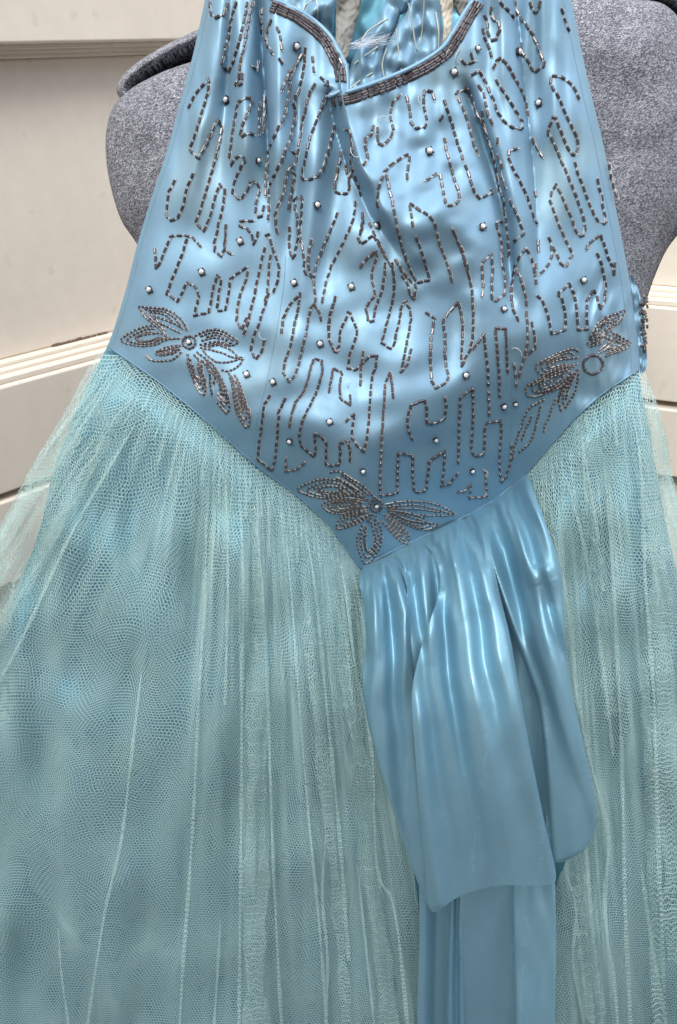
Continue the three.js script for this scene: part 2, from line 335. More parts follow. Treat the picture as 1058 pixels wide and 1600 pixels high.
const normalAt = (x, y, hf = bodyH) => {
  const a = pt(x - 2, y, hf(x - 2, y)), b = pt(x + 2, y, hf(x + 2, y)), c = pt(x, y - 2, hf(x, y - 2)), d = pt(x, y + 2, hf(x, y + 2));
  const n = b.sub(a).cross(c.sub(d)).normalize(); return n;
};
{ // piped waist seam, edge binding and side stitching
  const seam = seamPts.filter((p, i) => i % 3 === 0).map(([x, y]) => pt(x, y, bodyH(x, y) + 0.0002));
  mesh('waist_seam', tube(seam, 0.00035, 6, 2), M.satin, bodice);
  const bl = neckL.map(([x, y]) => pt(x, y, bodyH(x, y) - 0.001));
  mesh('neckline_binding', tube(bl, 0.0014, 8, 5), M.satin, bodice);
  const br = [[514, 152], [519, 146], [530, 146]].concat(neckR).map(([x, y]) => pt(x, y, bodyH(Math.max(x, 522), Math.max(y, 145)) + 0.0005));
  mesh('neckline_binding', tube(br, 0.0014, 8, 5), M.satin, bodice);
  const inner = [[542, 100], [541, 122], [536, 138], [526, 146], [516, 150]].map(([x, y]) => pt(x, y, bodyH(545, 150) - 0.004));
  mesh('neckline_binding', tube(inner, 0.0013, 8, 5), M.satin, bodice);
  const st = [];
  const dash = (line) => { const l = smoothLine(line, 14); for (let i = 0; i + 1 < l.length; i += 1) { const [x, y] = l[i], [x2, y2] = l[i + 1], k = 0.55; st.push(tube([pt(x, y, bodyH(x, y) + 0.0002), pt(lerp(x, x2, k), lerp(y, y2, k), bodyH(x, y) + 0.0003)], 0.00016, 4, 1)); } };
  dash(leftEdge.map(([x, y]) => [x + 7, y])); dash(rightEdge.slice(0).map(([x, y]) => [x - 13, y]));
  const princess = [[446, 400], [444, 440], [437, 490], [428, 540], [416, 600], [402, 655], [396, 705]];
  dash(seamPts.filter((p, i) => i % 8 === 0).map(([x, y]) => [x, y - 5]));
  dash(princess); dash([[797, 520], [800, 580], [800, 640], [797, 700], [800, 750]]);
  const o = mesh('seam_stitching', mergeGeometries(st), new THREE.MeshStandardMaterial({ color: new THREE.Color().setRGB(0.13, 0.27, 0.34), roughness: 0.7 }), bodice); o.userData.kind = 'stuff';
}

// ---- bead embroidery. Every row is traced in enlarged views of the photograph: [origin x, origin y, enlargement, bead spacing in photo pixels, rows]
const beadGeo = new THREE.CylinderGeometry(1, 1, 1, 7, 1); {
  const c = [];                                           // bugle bead: cut glass tube with chamfered ends
  const g1 = new THREE.LatheGeometry([[0.0, -0.5], [0.55, -0.5], [1, -0.42], [1, 0.42], [0.55, 0.5], [0, 0.5]].map(p => new THREE.Vector2(p[0], p[1])), 7);
  c.push(g1); beadGeo.copy(g1.toNonIndexed()); beadGeo.computeVertexNormals();
}
const placed = (x, y, dx, dy, len, rad, lift, hf = bodyH) => {
  const s = mpp(x, y), n = normalAt(x, y, hf), p = pt(x, y, hf(x, y)), q = pt(x + dx, y + dy, hf(x + dx, y + dy));
  const t = q.sub(p); t.addScaledVector(n, -t.dot(n)).normalize();
  const b = new THREE.Vector3().crossVectors(t, n);
  const m = new THREE.Matrix4().makeBasis(b.multiplyScalar(rad), t.clone().multiplyScalar(len), n.clone().multiplyScalar(rad));
  m.setPosition(p.addScaledVector(n, lift)); return m;
};
function rowGeos(pts, pitch, len, rad, out, threads, jitter = 0.12) {
  const L = [0]; for (let i = 1; i < pts.length; i++) L.push(L[i - 1] + Math.hypot(pts[i][0] - pts[i - 1][0], pts[i][1] - pts[i - 1][1]));
  const tot = L[L.length - 1], at = s => { let i = 1; while (i < L.length - 1 && L[i] < s) i++; const t = clamp((s - L[i - 1]) / (L[i] - L[i - 1] || 1)); return [lerp(pts[i - 1][0], pts[i][0], t), lerp(pts[i - 1][1], pts[i][1], t)]; };
  const n = Math.max(1, Math.round(tot / pitch)), step = tot / n;
  for (let k = 0; k < n; k++) {
    const s = (k + 0.5) * step, a = at(s - 1.5), b = at(s + 1.5), [x, y] = at(s);
    const ang = Math.atan2(b[1] - a[1], b[0] - a[0]) + jitter * (rnd() - 0.5) * 2, ll = len * (0.88 + 0.24 * rnd()), f = 0.93 + 0.14 * rnd();
    const g = beadGeo.clone(); g.applyMatrix4(placed(x + (rnd() - 0.5) * 0.8, y + (rnd() - 0.5) * 0.8, Math.cos(ang) * 2, Math.sin(ang) * 2, ll, rad * f, rad * 0.55)); out.push(g);
  }
  if (threads && pts.length > 1) {
    const tp = []; const m = Math.max(2, Math.round(tot / 6));
    for (let k = 0; k <= m; k++) { const [x, y] = at(tot * k / m), jx = (rnd() - 0.5) * 1.4; tp.push(pt(x + jx, y, bodyH(x, y) + 0.0006)); }
    threads.push(tube(tp, 0.00022, 4, 1));
    const tp2 = tp.map((p, i) => { const q = p.clone(); q.x += 0.0008 + 0.0004 * Math.sin(i * 1.7); return q; });
    threads.push(tube(tp2, 0.00013, 4, 1));
  }
}
const threadGeos = [];
let rowCount = 0;
function beadRows([ox, oy, sc, pitch, rows], name = 'bead_row', len = 0.0035, rad = 0.00088, parent = bodice) {
  for (const r of rows) {
    const pts = []; for (let i = 0; i < r.length; i += 2) pts.push([ox + r[i] / sc, oy + r[i + 1] / sc]);
    const out = []; rowGeos(pts, pitch, len, rad, out, threadGeos);
    mesh(name, mergeGeometries(out), M.bead[rowCount++ % 3], parent);
  }
}
beadRows([160, 0, 2.645, 13, [
  [447, 5, 450, 55, 470, 75, 500, 60, 518, 5],
  [555, 5, 530, 110, 505, 200, 490, 270, 525, 295, 545, 250, 565, 180, 585, 90, 600, 5],
  [622, 5, 600, 110, 575, 240, 565, 320, 550, 355, 575, 345, 580, 300],
  [355, 455, 385, 390, 440, 330, 440, 380, 410, 470, 385, 560, 362, 620, 395, 650, 430, 590, 465, 510, 482, 490, 492, 540, 480, 600, 460, 680, 435, 770, 405, 870, 385, 920, 420, 955, 445, 900, 465, 820, 485, 760, 508, 790, 500, 850, 480, 930, 465, 1000, 464, 1035, 490, 1060, 505, 1030, 510, 950],
  [305, 740, 275, 800, 265, 880, 275, 910, 310, 905, 335, 850, 350, 780, 380, 710],
  [525, 660, 535, 580, 550, 490, 562, 420, 600, 403, 622, 412, 600, 460, 580, 520, 570, 565, 605, 550, 630, 560],
  [612, 270, 642, 290], [648, 420, 645, 560], [667, 390, 664, 550], [662, 30, 661, 150], [643, 250, 640, 300],
]]);
beadRows([290, 0, 4.23, 13, [
  [568, 125, 548, 195, 535, 245, 540, 295, 585, 365], [602, 175, 625, 245, 637, 340], [620, 390, 638, 420],
  [770, 350, 735, 420, 710, 450, 680, 480, 650, 550, 630, 610],
  [715, 440, 690, 520, 685, 580, 675, 650, 660, 720, 645, 780, 625, 825, 600, 880, 575, 935, 555, 985, 540, 1040, 530, 1090],
  [790, 310, 788, 410, 775, 490, 765, 540, 745, 600, 720, 640, 715, 700, 725, 730, 718, 800, 700, 860, 690, 930, 660, 980, 645, 1040],
  [840, 360, 845, 440, 850, 495], [855, 545, 830, 600, 810, 660, 800, 720, 780, 780, 775, 820, 765, 880, 755, 940, 735, 1030],
  [880, 505, 940, 550, 945, 600, 920, 650, 895, 710, 875, 770, 855, 830, 830, 890, 812, 970, 798, 1040, 780, 1120, 777, 1180, 800, 1190, 865, 1170, 905, 1110, 930, 1020, 950, 960, 968, 890, 982, 820],
]]);
beadRows([350, 230, 4.23, 13, [
  [286, 70, 275, 140, 270, 210, 272, 270, 275, 330], [303, 265, 300, 330, 296, 400, 290, 495],
  [405, 10, 380, 90, 350, 150, 325, 205, 303, 265],
  [440, 20, 480, 50, 470, 110, 430, 135, 413, 170, 405, 215, 400, 270, 385, 320, 360, 370, 342, 450, 342, 510, 350, 580],
  [440, 150, 465, 180, 455, 240, 445, 300, 432, 355, 425, 420], 
  [430, 515, 435, 570, 430, 620, 435, 670, 450, 740, 470, 715, 480, 660, 495, 600, 490, 540, 485, 460, 472, 400, 475, 345, 515, 325, 525, 355, 515, 410, 515, 470, 510, 530, 505, 590, 520, 650, 527, 705, 530, 755, 528, 805, 545, 840, 590, 855, 605, 790, 625, 730, 645, 680, 665, 630, 690, 575, 715, 520, 735, 480, 757, 425],
  [580, 600, 560, 680, 555, 755, 560, 825, 590, 870, 595, 920, 600, 980, 605, 1040],
  [868, 350, 865, 410, 855, 470, 838, 520, 818, 570, 800, 615, 775, 660, 750, 715, 718, 765, 697, 825, 675, 890, 660, 960, 643, 1040],
  [915, 430, 915, 495, 905, 550, 890, 605, 905, 640, 945, 615, 990, 580],
  [893, 800, 930, 745, 970, 710, 1005, 680, 1010, 720, 993, 780, 975, 835, 980, 890, 995, 935, 1000, 985],
  [770, 20, 765, 90, 750, 140, 740, 200, 730, 250, 735, 295, 780, 310, 820, 310, 830, 265, 825, 210, 805, 140],
  [850, 10, 845, 95, 865, 185, 890, 255, 915, 340], [955, 490, 975, 545, 1000, 590, 1035, 650, 1052, 710],
  [45, 130, 70, 75, 105, 55, 135, 80, 110, 140, 85, 195, 65, 255, 60, 300, 110, 350, 150, 290, 180, 225, 215, 240, 235, 275, 220, 330, 208, 380, 210, 430, 240, 460, 255, 430, 265, 380],
  [205, 485, 145, 485, 100, 490, 110, 520, 155, 540, 185, 580, 195, 640, 215, 605, 228, 550],
  [15, 500, 10, 580, 5, 650, 20, 690, 60, 712],
  [275, 650, 265, 700, 250, 750, 240, 810, 225, 860, 215, 920, 205, 970, 195, 1020, 172, 1100, 155, 1180, 125, 1250],
  [275, 605, 290, 580, 310, 620, 325, 680, 350, 745, 365, 800, 360, 850, 350, 900, 320, 970],
  [310, 700, 300, 790, 295, 860, 290, 910, 285, 970, 270, 1030],
]]);
beadRows([160, 360, 2.645, 12, [
  [218, 70, 222, 160, 240, 130, 265, 70, 285, 25, 330, 18, 375, 30, 410, 72],
  [350, 30, 335, 90, 310, 150, 290, 200, 268, 262, 310, 295, 330, 260, 350, 212, 385, 235, 400, 270, 390, 310, 380, 352, 440, 340, 448, 300, 458, 240, 475, 182, 492, 200, 482, 250, 474, 330, 508, 332, 520, 270, 530, 200, 560, 175, 600, 150],
  [603, 165, 590, 215, 570, 265, 560, 320, 555, 370, 575, 410, 600, 355], 
  [690, 255, 665, 330, 645, 395, 625, 440, 615, 490, 632, 535, 660, 500, 670, 450],
  [935, 450, 938, 380, 950, 320, 966, 270], [980, 490, 965, 500, 950, 480, 935, 450],
]]);
beadRows([400, 360, 2.645, 11.5, [
  [105, 432, 115, 360, 140, 310, 182, 262, 175, 320, 160, 385, 150, 440, 140, 490, 120, 545, 115, 590, 137, 624, 160, 600, 175, 555, 190, 490, 205, 430, 215, 370, 225, 320, 240, 300, 262, 340, 270, 382],
  [330, 270, 310, 330, 300, 380, 302, 450, 325, 498, 342, 480, 350, 410, 370, 370, 385, 338, 418, 410, 415, 440, 400, 480, 385, 520, 380, 568, 410, 575, 440, 550, 465, 520, 500, 513, 495, 560, 480, 600, 475, 660, 470, 740, 465, 800, 458, 870, 445, 912, 420, 890, 395, 855, 400, 800, 408, 755, 365, 795],
  [445, 495, 435, 560, 430, 645],
  [490, 270, 468, 295, 455, 320, 465, 378, 482, 375, 492, 330, 505, 285, 520, 250, 530, 190, 535, 130],
  [562, 130, 570, 190, 570, 260, 555, 330, 545, 370, 530, 420, 518, 465, 552, 488, 572, 470, 580, 420, 595, 370, 600, 320, 615, 292, 638, 325, 640, 370, 630, 430, 620, 480, 605, 560, 600, 582, 628, 550, 642, 485],
  [485, 20, 520, 80, 560, 150], [575, 115, 600, 160, 628, 195, 658, 230, 655, 285, 640, 270, 625, 220, 600, 180],
  [590, 10, 605, 70, 625, 130, 645, 180, 665, 215, 715, 205, 715, 190, 700, 140, 680, 80, 660, 20],
  [747, 5, 760, 60, 780, 110, 800, 170, 812, 215],
  [820, 10, 845, 70, 865, 140, 880, 190, 893, 240, 895, 300, 900, 370, 895, 450, 885, 495, 865, 530, 850, 568, 850, 520, 855, 450, 855, 380, 845, 320, 835, 295, 790, 345, 772, 375, 780, 430, 780, 500, 785, 560, 797, 605, 785, 630, 740, 652, 725, 620, 720, 560, 720, 490, 725, 430, 737, 365, 698, 333],
  [895, 495, 942, 428, 945, 470, 950, 520, 958, 580, 960, 650],
]]);
beadRows([400, 360, 2.645, 10, [
  [960, 660, 963, 720, 962, 772],
  [1040, 592, 1035, 530, 1035, 470, 1032, 405, 990, 405, 990, 440, 998, 500, 1000, 560, 1005, 620, 1006, 695],
  [650, 872, 630, 830, 625, 780, 640, 720, 697, 697, 705, 740, 705, 795, 740, 797, 775, 778, 785, 730, 780, 685],
  [557, 582, 535, 630, 530, 700, 525, 770, 520, 860, 515, 960, 510, 1060], [555, 590, 562, 640, 568, 695],
  [232, 555, 240, 530, 272, 540, 275, 580, 262, 630, 240, 690, 215, 740, 190, 790, 178, 850, 185, 890, 240, 935, 247, 890, 240, 835, 270, 850, 290, 880, 290, 965, 310, 972, 345, 965, 350, 910, 343, 880, 378, 868, 388, 900, 390, 958],
  [230, 555, 215, 610, 200, 660, 165, 710, 150, 750, 135, 815],
  [300, 672, 310, 620, 318, 568, 352, 590, 345, 640, 350, 695, 390, 722, 390, 675],
  [62, 678, 35, 720, 25, 790, 15, 870, 8, 945, 65, 993, 75, 960, 85, 890, 90, 820, 95, 750, 122, 688],
  [125, 935, 122, 993, 165, 988, 202, 955],
  [835, 970, 838, 830, 840, 760, 845, 688, 895, 650, 897, 700, 897, 760, 893, 830, 888, 905, 900, 932, 938, 926, 943, 890, 945, 820, 955, 795, 1014, 785, 1012, 830, 1008, 900, 1005, 960, 1012, 1038, 1032, 1020, 1050, 960, 1056, 880],
]]);
beadRows([400, 600, 2.204, 9.6, [
  [427, 350, 430, 385, 485, 375, 487, 320, 490, 237, 540, 245, 538, 310, 545, 372, 585, 368, 590, 320, 597, 262, 648, 232, 648, 290, 638, 352, 665, 345, 697, 305],
  [685, 372, 720, 368, 740, 343, 735, 392, 792, 388, 793, 340, 785, 290],
]]);
beadRows([658, 360, 2.645, 12, [
  [405, 378, 380, 330, 372, 280, 372, 230], [475, 265, 500, 290, 515, 330, 530, 380, 538, 430, 595, 408, 597, 370, 590, 320, 580, 280, 568, 262, 608, 222, 630, 260, 640, 300, 645, 360, 650, 408, 687, 408, 683, 350, 685, 290, 712, 242, 725, 270, 738, 330, 757, 290, 762, 240, 755, 190, 745, 140, 725, 90],
  [435, 330, 440, 400, 440, 460, 430, 510, 415, 560, 403, 612], [455, 375, 470, 430, 472, 485, 440, 512],
  [680, 85, 690, 55, 740, 18, 755, 60, 770, 110, 790, 150, 795, 190, 800, 130],
  [385, 545, 390, 600, 395, 655], [265, 1000, 268, 1058],
]]);
beadRows([720, 230, 4.23, 13.5, [
  [515, 845, 555, 810, 580, 770, 600, 720, 600, 650, 575, 585], [600, 650, 635, 710, 660, 770, 690, 797, 720, 740, 742, 705, 720, 670, 690, 610, 660, 540, 635, 480, 610, 410, 590, 350, 605, 285, 630, 250, 665, 310, 690, 370, 710, 420, 735, 480, 750, 530, 775, 585, 800, 582, 818, 540, 815, 490, 795, 420, 770, 355, 745, 285, 720, 220, 695, 155, 665, 90, 640, 25],
  [750, 90, 770, 170, 795, 230, 810, 275, 830, 325, 850, 380, 885, 455, 910, 492, 950, 502, 952, 460, 935, 390, 930, 330, 910, 265, 900, 200],
  [385, 5, 320, 22, 310, 60, 330, 120, 355, 170, 390, 235, 420, 295, 445, 360, 460, 410, 480, 480, 512, 520],
  [240, 40, 270, 120, 270, 180, 290, 240, 303, 275], [220, 70, 235, 150, 250, 220, 260, 280, 285, 330, 290, 390, 300, 460, 302, 530, 315, 600, 320, 680, 322, 735],
  [325, 340, 350, 400, 380, 470, 400, 530, 415, 570, 340, 632],
  [290, 490, 235, 490, 235, 520, 260, 595, 268, 655, 268, 735, 275, 790, 290, 860, 292, 930, 285, 970, 225, 1022, 205, 1000, 203, 930, 203, 870, 207, 805, 205, 740, 195, 708, 132, 768, 138, 810, 145, 880, 145, 935, 140, 1000],
  [430, 662, 445, 700, 475, 770, 490, 845], [430, 662, 410, 690, 385, 735, 362, 785, 350, 850, 342, 900, 335, 970, 335, 1030], [370, 800, 400, 870, 415, 930, 430, 990, 435, 1060],
  [497, 290, 500, 330], [512, 610, 512, 700], [495, 760, 490, 845, 497, 920],
  [980, 100, 995, 180, 1003, 225, 1022, 285, 1042, 345],
  [0, 650, 20, 720, 40, 785, 55, 860, 75, 935],
]]);
beadRows([680, 0, 4.23, 13.5, [
  [380, 40, 370, 80, 385, 120, 425, 155, 432, 200, 390, 265, 360, 250, 345, 210, 345, 150, 318, 90], [310, 185, 320, 250, 350, 305, 377, 385],
  [420, 5, 455, 45, 490, 80, 522, 130], [518, 5, 535, 60, 565, 115, 605, 170, 645, 230, 675, 295, 705, 370, 718, 425, 665, 478, 640, 455, 605, 395, 570, 330, 560, 280],
  [622, 5, 645, 70, 670, 78, 690, 40, 702, 0], [830, 45, 845, 105, 860, 165, 893, 222],
  [382, 465, 405, 405, 435, 382, 460, 410, 490, 455, 520, 510, 550, 565, 582, 635, 600, 700, 612, 780],
  [640, 905, 655, 945, 685, 990, 718, 1050],
  [395, 518, 430, 570, 468, 630, 503, 690, 540, 755, 575, 815, 568, 852, 510, 842, 475, 820, 440, 790, 405, 735],
  [768, 560, 765, 500, 835, 512, 895, 555, 925, 600, 955, 670], [768, 560, 795, 610, 820, 660, 845, 725, 875, 785, 910, 855, 940, 920, 942, 980, 925, 1030, 900, 1020, 870, 970, 848, 915, 830, 865, 790, 775, 750, 840, 750, 885, 785, 940, 810, 1000, 830, 1050],
  [135, 640, 145, 610, 218, 578, 235, 625, 260, 690, 285, 760, 315, 820, 340, 900, 370, 970, 387, 1045], [140, 640, 155, 665, 190, 740, 220, 825, 235, 885, 255, 960, 285, 1035],
  [165, 390, 195, 420, 230, 415, 268, 400], [230, 505, 265, 480, 292, 468, 320, 530, 350, 590, 380, 660, 405, 740], [280, 555, 320, 615, 335, 685, 350, 760, 385, 830], [310, 720, 322, 810, 345, 890],
  [52, 655, 80, 735, 105, 805, 125, 875, 145, 945, 170, 1010, 185, 1070], [410, 900, 412, 960], [50, 760, 28, 795], [238, 355, 245, 385],
]]);
beadRows([520, 120, 4.23, 13, [
  [450, 112, 400, 170, 380, 255, 400, 340, 385, 400, 330, 458, 297, 440, 295, 325], [268, 315, 255, 380, 215, 400, 210, 450, 230, 540, 195, 598],
  [480, 125, 490, 140, 510, 230, 515, 300, 540, 345, 608, 330, 622, 290, 605, 205, 598, 125, 605, 88, 655, 100, 672, 165],
  [735, 395, 748, 480, 765, 540, 783, 605, 800, 670, 825, 745, 842, 810, 800, 850, 750, 852, 735, 800, 722, 725, 710, 660, 690, 638, 605, 692],
  [870, 575, 897, 645, 915, 705, 940, 775, 965, 803, 1048, 768, 1040, 735],
  [300, 870, 298, 790, 303, 730, 320, 680, 340, 630, 390, 580, 440, 545, 500, 510, 508, 545, 495, 610, 492, 690],
  [350, 640, 373, 745, 390, 820, 403, 890, 420, 965, 432, 1035], [533, 1000, 515, 900, 507, 835, 570, 880, 635, 915, 665, 955, 685, 1010],
  [785, 990, 812, 1055], [70, 350, 110, 345, 120, 385, 137, 480], [75, 610, 95, 575, 120, 650, 105, 680, 110, 740],
  [195, 890, 198, 965, 188, 1030],
]]);

// ---- neckline trim: close rows of long bugle beads below the binding
for (const off of [4.5, 8.6, 12.7, 16.6]) {
  const shift = (line, s) => line.map(([x, y], i) => { const a = line[Math.max(0, i - 1)], b = line[Math.min(line.length - 1, i + 1)], L = Math.hypot(b[0] - a[0], b[1] - a[1]); return [x + s * (b[1] - a[1]) / L * -1, y + s * (b[0] - a[0]) / L]; });
  const l = smoothLine(shift(neckL.slice(1), off).filter(p => p[1] < 132), 4), r = smoothLine(shift([[516, 148]].concat(neckR.slice(0)), off).filter(p => p[1] > -8), 4);
  for (const line of [l, r]) { const out = []; rowGeos(line, 9.6, 0.0036, 0.00088, out, null, 0.08); mesh('neckline_trim_row', mergeGeometries(out), M.bead[rowCount++ % 3], bodice); }
}

// ---- beaded flowers
function flower(ox, oy, sc, centre, ring, petals, stone = true) {
  const fl = new THREE.Group(); fl.name = 'beaded_flower'; dress.add(fl);
  for (const rows of petals) {
    const out = [];
    for (const r of rows) { const pts = []; for (let i = 0; i < r.length; i += 2) pts.push([ox + r[i] / sc, oy + r[i + 1] / sc]); rowGeos(smoothLine(pts, 3), 6.3, 0.0020, 0.00072, out, threadGeos, 0.2);
      if (r === rows[0] && pts.length > 6) {               // the petals are filled with further rounds of beads
        let cx = 0, cy = 0; for (const p of pts) { cx += p[0] / pts.length; cy += p[1] / pts.length; }
        for (const k of [0.74, 0.46]) rowGeos(smoothLine(pts.map(([x, y]) => [cx + (x - cx) * k, cy + (y - cy) * k]), 3), 6.3, 0.0020, 0.00072, out, threadGeos, 0.3);
      } }
    mesh('petal', mergeGeometries(out), M.bead[rowCount++ % 3], fl);
  }
  const out = [], pts = []; for (let i = 0; i <= 16; i++) { const a = i / 16 * 2 * Math.PI; pts.push([ox + (centre[0] + ring * Math.cos(a)) / sc, oy + (centre[1] + ring * Math.sin(a)) / sc]); }
  rowGeos(pts, 6, 0.0023, 0.0009, out, threadGeos, 0.1); mesh('flower_centre', mergeGeometries(out), M.bead[0], fl);
  if (stone) rhinestone(ox + centre[0] / sc, oy + centre[1] / sc, 0.9, fl);
}
function rhinestone(x, y, k, parent) {
  const R = 0.0021 * k, lobes = [];
  const base = new THREE.CylinderGeometry(1.25, 1.05, 0.9, 4); base.rotateY(Math.PI / 4 + rnd() * 0.5);
  for (let i = 0; i < 4; i++) { const a = i * Math.PI / 2 + 0.3, b = new THREE.SphereGeometry(0.26, 6, 5); b.translate(Math.cos(a) * 1.05, 0.55, Math.sin(a) * 1.05); lobes.push(b.toNonIndexed()); }
  const m = placed(x, y, 0, 2, R, R, 0.0007); const rot = new THREE.Matrix4().makeRotationX(Math.PI / 2), mm = m.clone().multiply(new THREE.Matrix4().makeRotationY(rnd() * 6)).multiply(rot);
  // local axes here: y of the geometry must be the normal
  const e = new THREE.Matrix4(), bx = new THREE.Vector3(), by = new THREE.Vector3(), bz = new THREE.Vector3(); m.extractBasis(bx, by, bz);
  e.makeBasis(bx, bz, by.negate()).setPosition(new THREE.Vector3().setFromMatrixPosition(m));
  const set = mergeGeometries([base.toNonIndexed(), ...lobes]); set.applyMatrix4(e); const s = mesh('rhinestone', set, M.setting, parent);
  const gem = new THREE.LatheGeometry([[0.8, 0.35], [0.72, 0.72], [0.4, 1.0], [0, 1.02]].map(p => new THREE.Vector2(...p)), 8).toNonIndexed(); gem.rotateY(rnd() * 3); gem.applyMatrix4(e); gem.computeVertexNormals();
  if (parent === bodice) mesh('rhinestone_facets', gem, M.stone, bodice); else mesh('rhinestone_facets', gem, M.stone, parent);
}
flower(180, 460, 4.408, [512, 330], 44, [
  [[500, 250, 460, 180, 380, 115, 320, 95, 240, 90, 170, 85, 180, 115, 215, 160, 290, 220, 350, 275], [260, 145, 330, 170, 420, 205, 470, 240], [300, 190, 400, 240, 450, 265]],
  [[290, 215, 230, 215, 130, 250, 40, 318, 110, 345, 190, 355, 280, 345, 350, 310, 450, 300], [140, 295, 210, 275, 310, 265, 360, 290], [150, 325, 230, 320, 320, 300]],
  [[460, 355, 390, 355, 330, 375, 278, 405, 310, 418, 400, 405, 450, 375], [460, 395, 400, 445, 330, 457, 240, 447, 212, 412], [290, 395, 370, 385]],
  [[545, 290, 590, 265, 680, 240, 760, 260, 820, 300, 847, 325, 800, 352, 720, 345, 640, 358, 580, 345], [590, 322, 680, 298, 755, 310]],
  [[580, 365, 650, 380, 740, 405, 830, 438, 878, 430], [600, 378, 640, 425, 710, 467, 800, 462, 870, 440], [720, 348, 800, 385, 845, 430], [880, 440, 850, 492, 780, 527, 730, 520]],
  [[500, 405, 505, 480, 530, 560, 560, 630, 605, 692, 628, 640, 615, 570, 590, 510, 575, 440], [560, 560, 600, 590], [540, 410, 590, 470, 600, 540]],
  [[560, 395, 620, 440, 680, 490, 720, 560, 760, 640, 780, 720, 785, 790, 770, 815, 700, 740], [690, 560, 720, 630, 735, 700], [600, 450, 650, 540, 660, 640, 672, 700], [620, 440, 660, 500, 690, 560, 680, 620], [720, 700, 760, 740]],
  [[780, 535, 810, 640, 820, 740, 850, 840, 908, 918, 927, 840, 890, 720, 860, 620, 820, 550], [845, 640, 862, 740, 885, 810], [800, 560, 835, 660]],
]);
flower(440, 680, 3.527, [520, 385], 34, [
  [[440, 340, 380, 290, 320, 250, 230, 240, 150, 260, 88, 297, 150, 330, 230, 345, 330, 335, 400, 330, 460, 350], [170, 295, 250, 280, 340, 290, 300, 312, 200, 305]],
  [[260, 205, 310, 198, 380, 235, 450, 280, 520, 350], [300, 230, 370, 270, 430, 310, 480, 360], [330, 215, 420, 280, 480, 330], [340, 250, 400, 300, 450, 345]],
  [[470, 360, 380, 345, 300, 350, 222, 377, 260, 420, 330, 432, 400, 410, 480, 390], [250, 398, 330, 388, 440, 372], [280, 372, 370, 362, 450, 370], [270, 415, 350, 412, 440, 392]],
  [[480, 408, 400, 420, 330, 450, 303, 512, 380, 500, 440, 470, 490, 430], [380, 468, 430, 432, 470, 420]],
  [[450, 490, 418, 560, 425, 630, 460, 707, 500, 680, 542, 610, 550, 540, 530, 470], [465, 500, 455, 570, 480, 652, 520, 610, 510, 540, 490, 470], [500, 430, 470, 480], [520, 430, 515, 500]],
  [[550, 470, 600, 530, 650, 580, 690, 597, 697, 540, 650, 490, 580, 435], [570, 450, 620, 510, 655, 560], [560, 430, 610, 480, 660, 540]],
  [[570, 380, 650, 365, 740, 363, 830, 375, 900, 400, 957, 433], [570, 395, 660, 385, 760, 385, 860, 410, 950, 436], [580, 410, 680, 430, 790, 440, 880, 442, 950, 438], [580, 402, 680, 402, 780, 408, 880, 425]],
  [[590, 420, 680, 462, 760, 477, 855, 490, 810, 517, 740, 512, 670, 482, 600, 435], [600, 425, 700, 445, 800, 478], [590, 412, 690, 425, 790, 458]],
]);
flower(790, 460, 4.809, [655, 525], 72, [
  [[550, 430, 510, 405, 430, 425, 340, 465, 230, 530, 235, 570, 280, 600, 350, 575, 440, 550, 520, 540], [300, 545, 400, 490, 470, 480, 540, 470]],
  [[540, 520, 430, 550, 330, 590, 220, 650, 150, 700, 160, 750, 210, 767, 300, 740, 400, 700, 480, 630, 540, 560], [240, 700, 330, 660, 400, 610, 470, 570], [220, 730, 330, 720, 420, 660, 500, 590]],
  [[550, 560, 500, 620, 450, 700, 400, 780, 420, 880], [550, 590, 530, 690, 500, 770, 440, 860], [490, 600, 440, 720, 430, 830], [520, 610, 470, 710, 450, 800], [470, 620, 410, 740, 390, 800], [540, 560, 470, 640, 420, 700]],
  [[380, 780, 350, 840, 330, 920, 300, 980, 285, 1045]],
  [[290, 790, 220, 820, 160, 880, 120, 980, 85, 1090, 55, 1190], [265, 830, 240, 930, 220, 1020, 180, 1110, 90, 1190], [200, 910, 160, 990, 120, 1100], [55, 1190, 50, 1240]],
  [[610, 380, 650, 300, 690, 220, 760, 165, 840, 140, 887, 125, 870, 180, 800, 250, 740, 310, 680, 370, 630, 390], [700, 225, 760, 200, 830, 165], [660, 330, 740, 270, 800, 210], [640, 370, 720, 320, 790, 250], [690, 380, 750, 330, 810, 280]],
  [[700, 440, 770, 390, 820, 330, 810, 290, 880, 330, 937, 370, 880, 415, 800, 440, 740, 462], [760, 330, 830, 350, 900, 378], [780, 410, 850, 385], [700, 420, 770, 360, 820, 310]],
], false);
for (const [x, y, k] of [[462, 73], [355.5, 157], [402, 251, 0.8], [494, 320], [376, 377], [316, 425], [234.5, 452.6], [461, 442], [549, 448], [500, 537], [386, 585], [428, 597], [515, 659], [453, 688, 0.9], [670, 238, 1.1], [710, 113], [592, 350], [753, 355], [746, 77, 0.8], [727, 586], [786, 634], [680, 686, 0.9], [566, 735, 0.9], [737, 735, 0.9], [808, 82], [843, 161], [910.5, 438], [786.5, 483, 0.9], [805, 630, 0.8]]) rhinestone(x, y, k || 1, bodice);
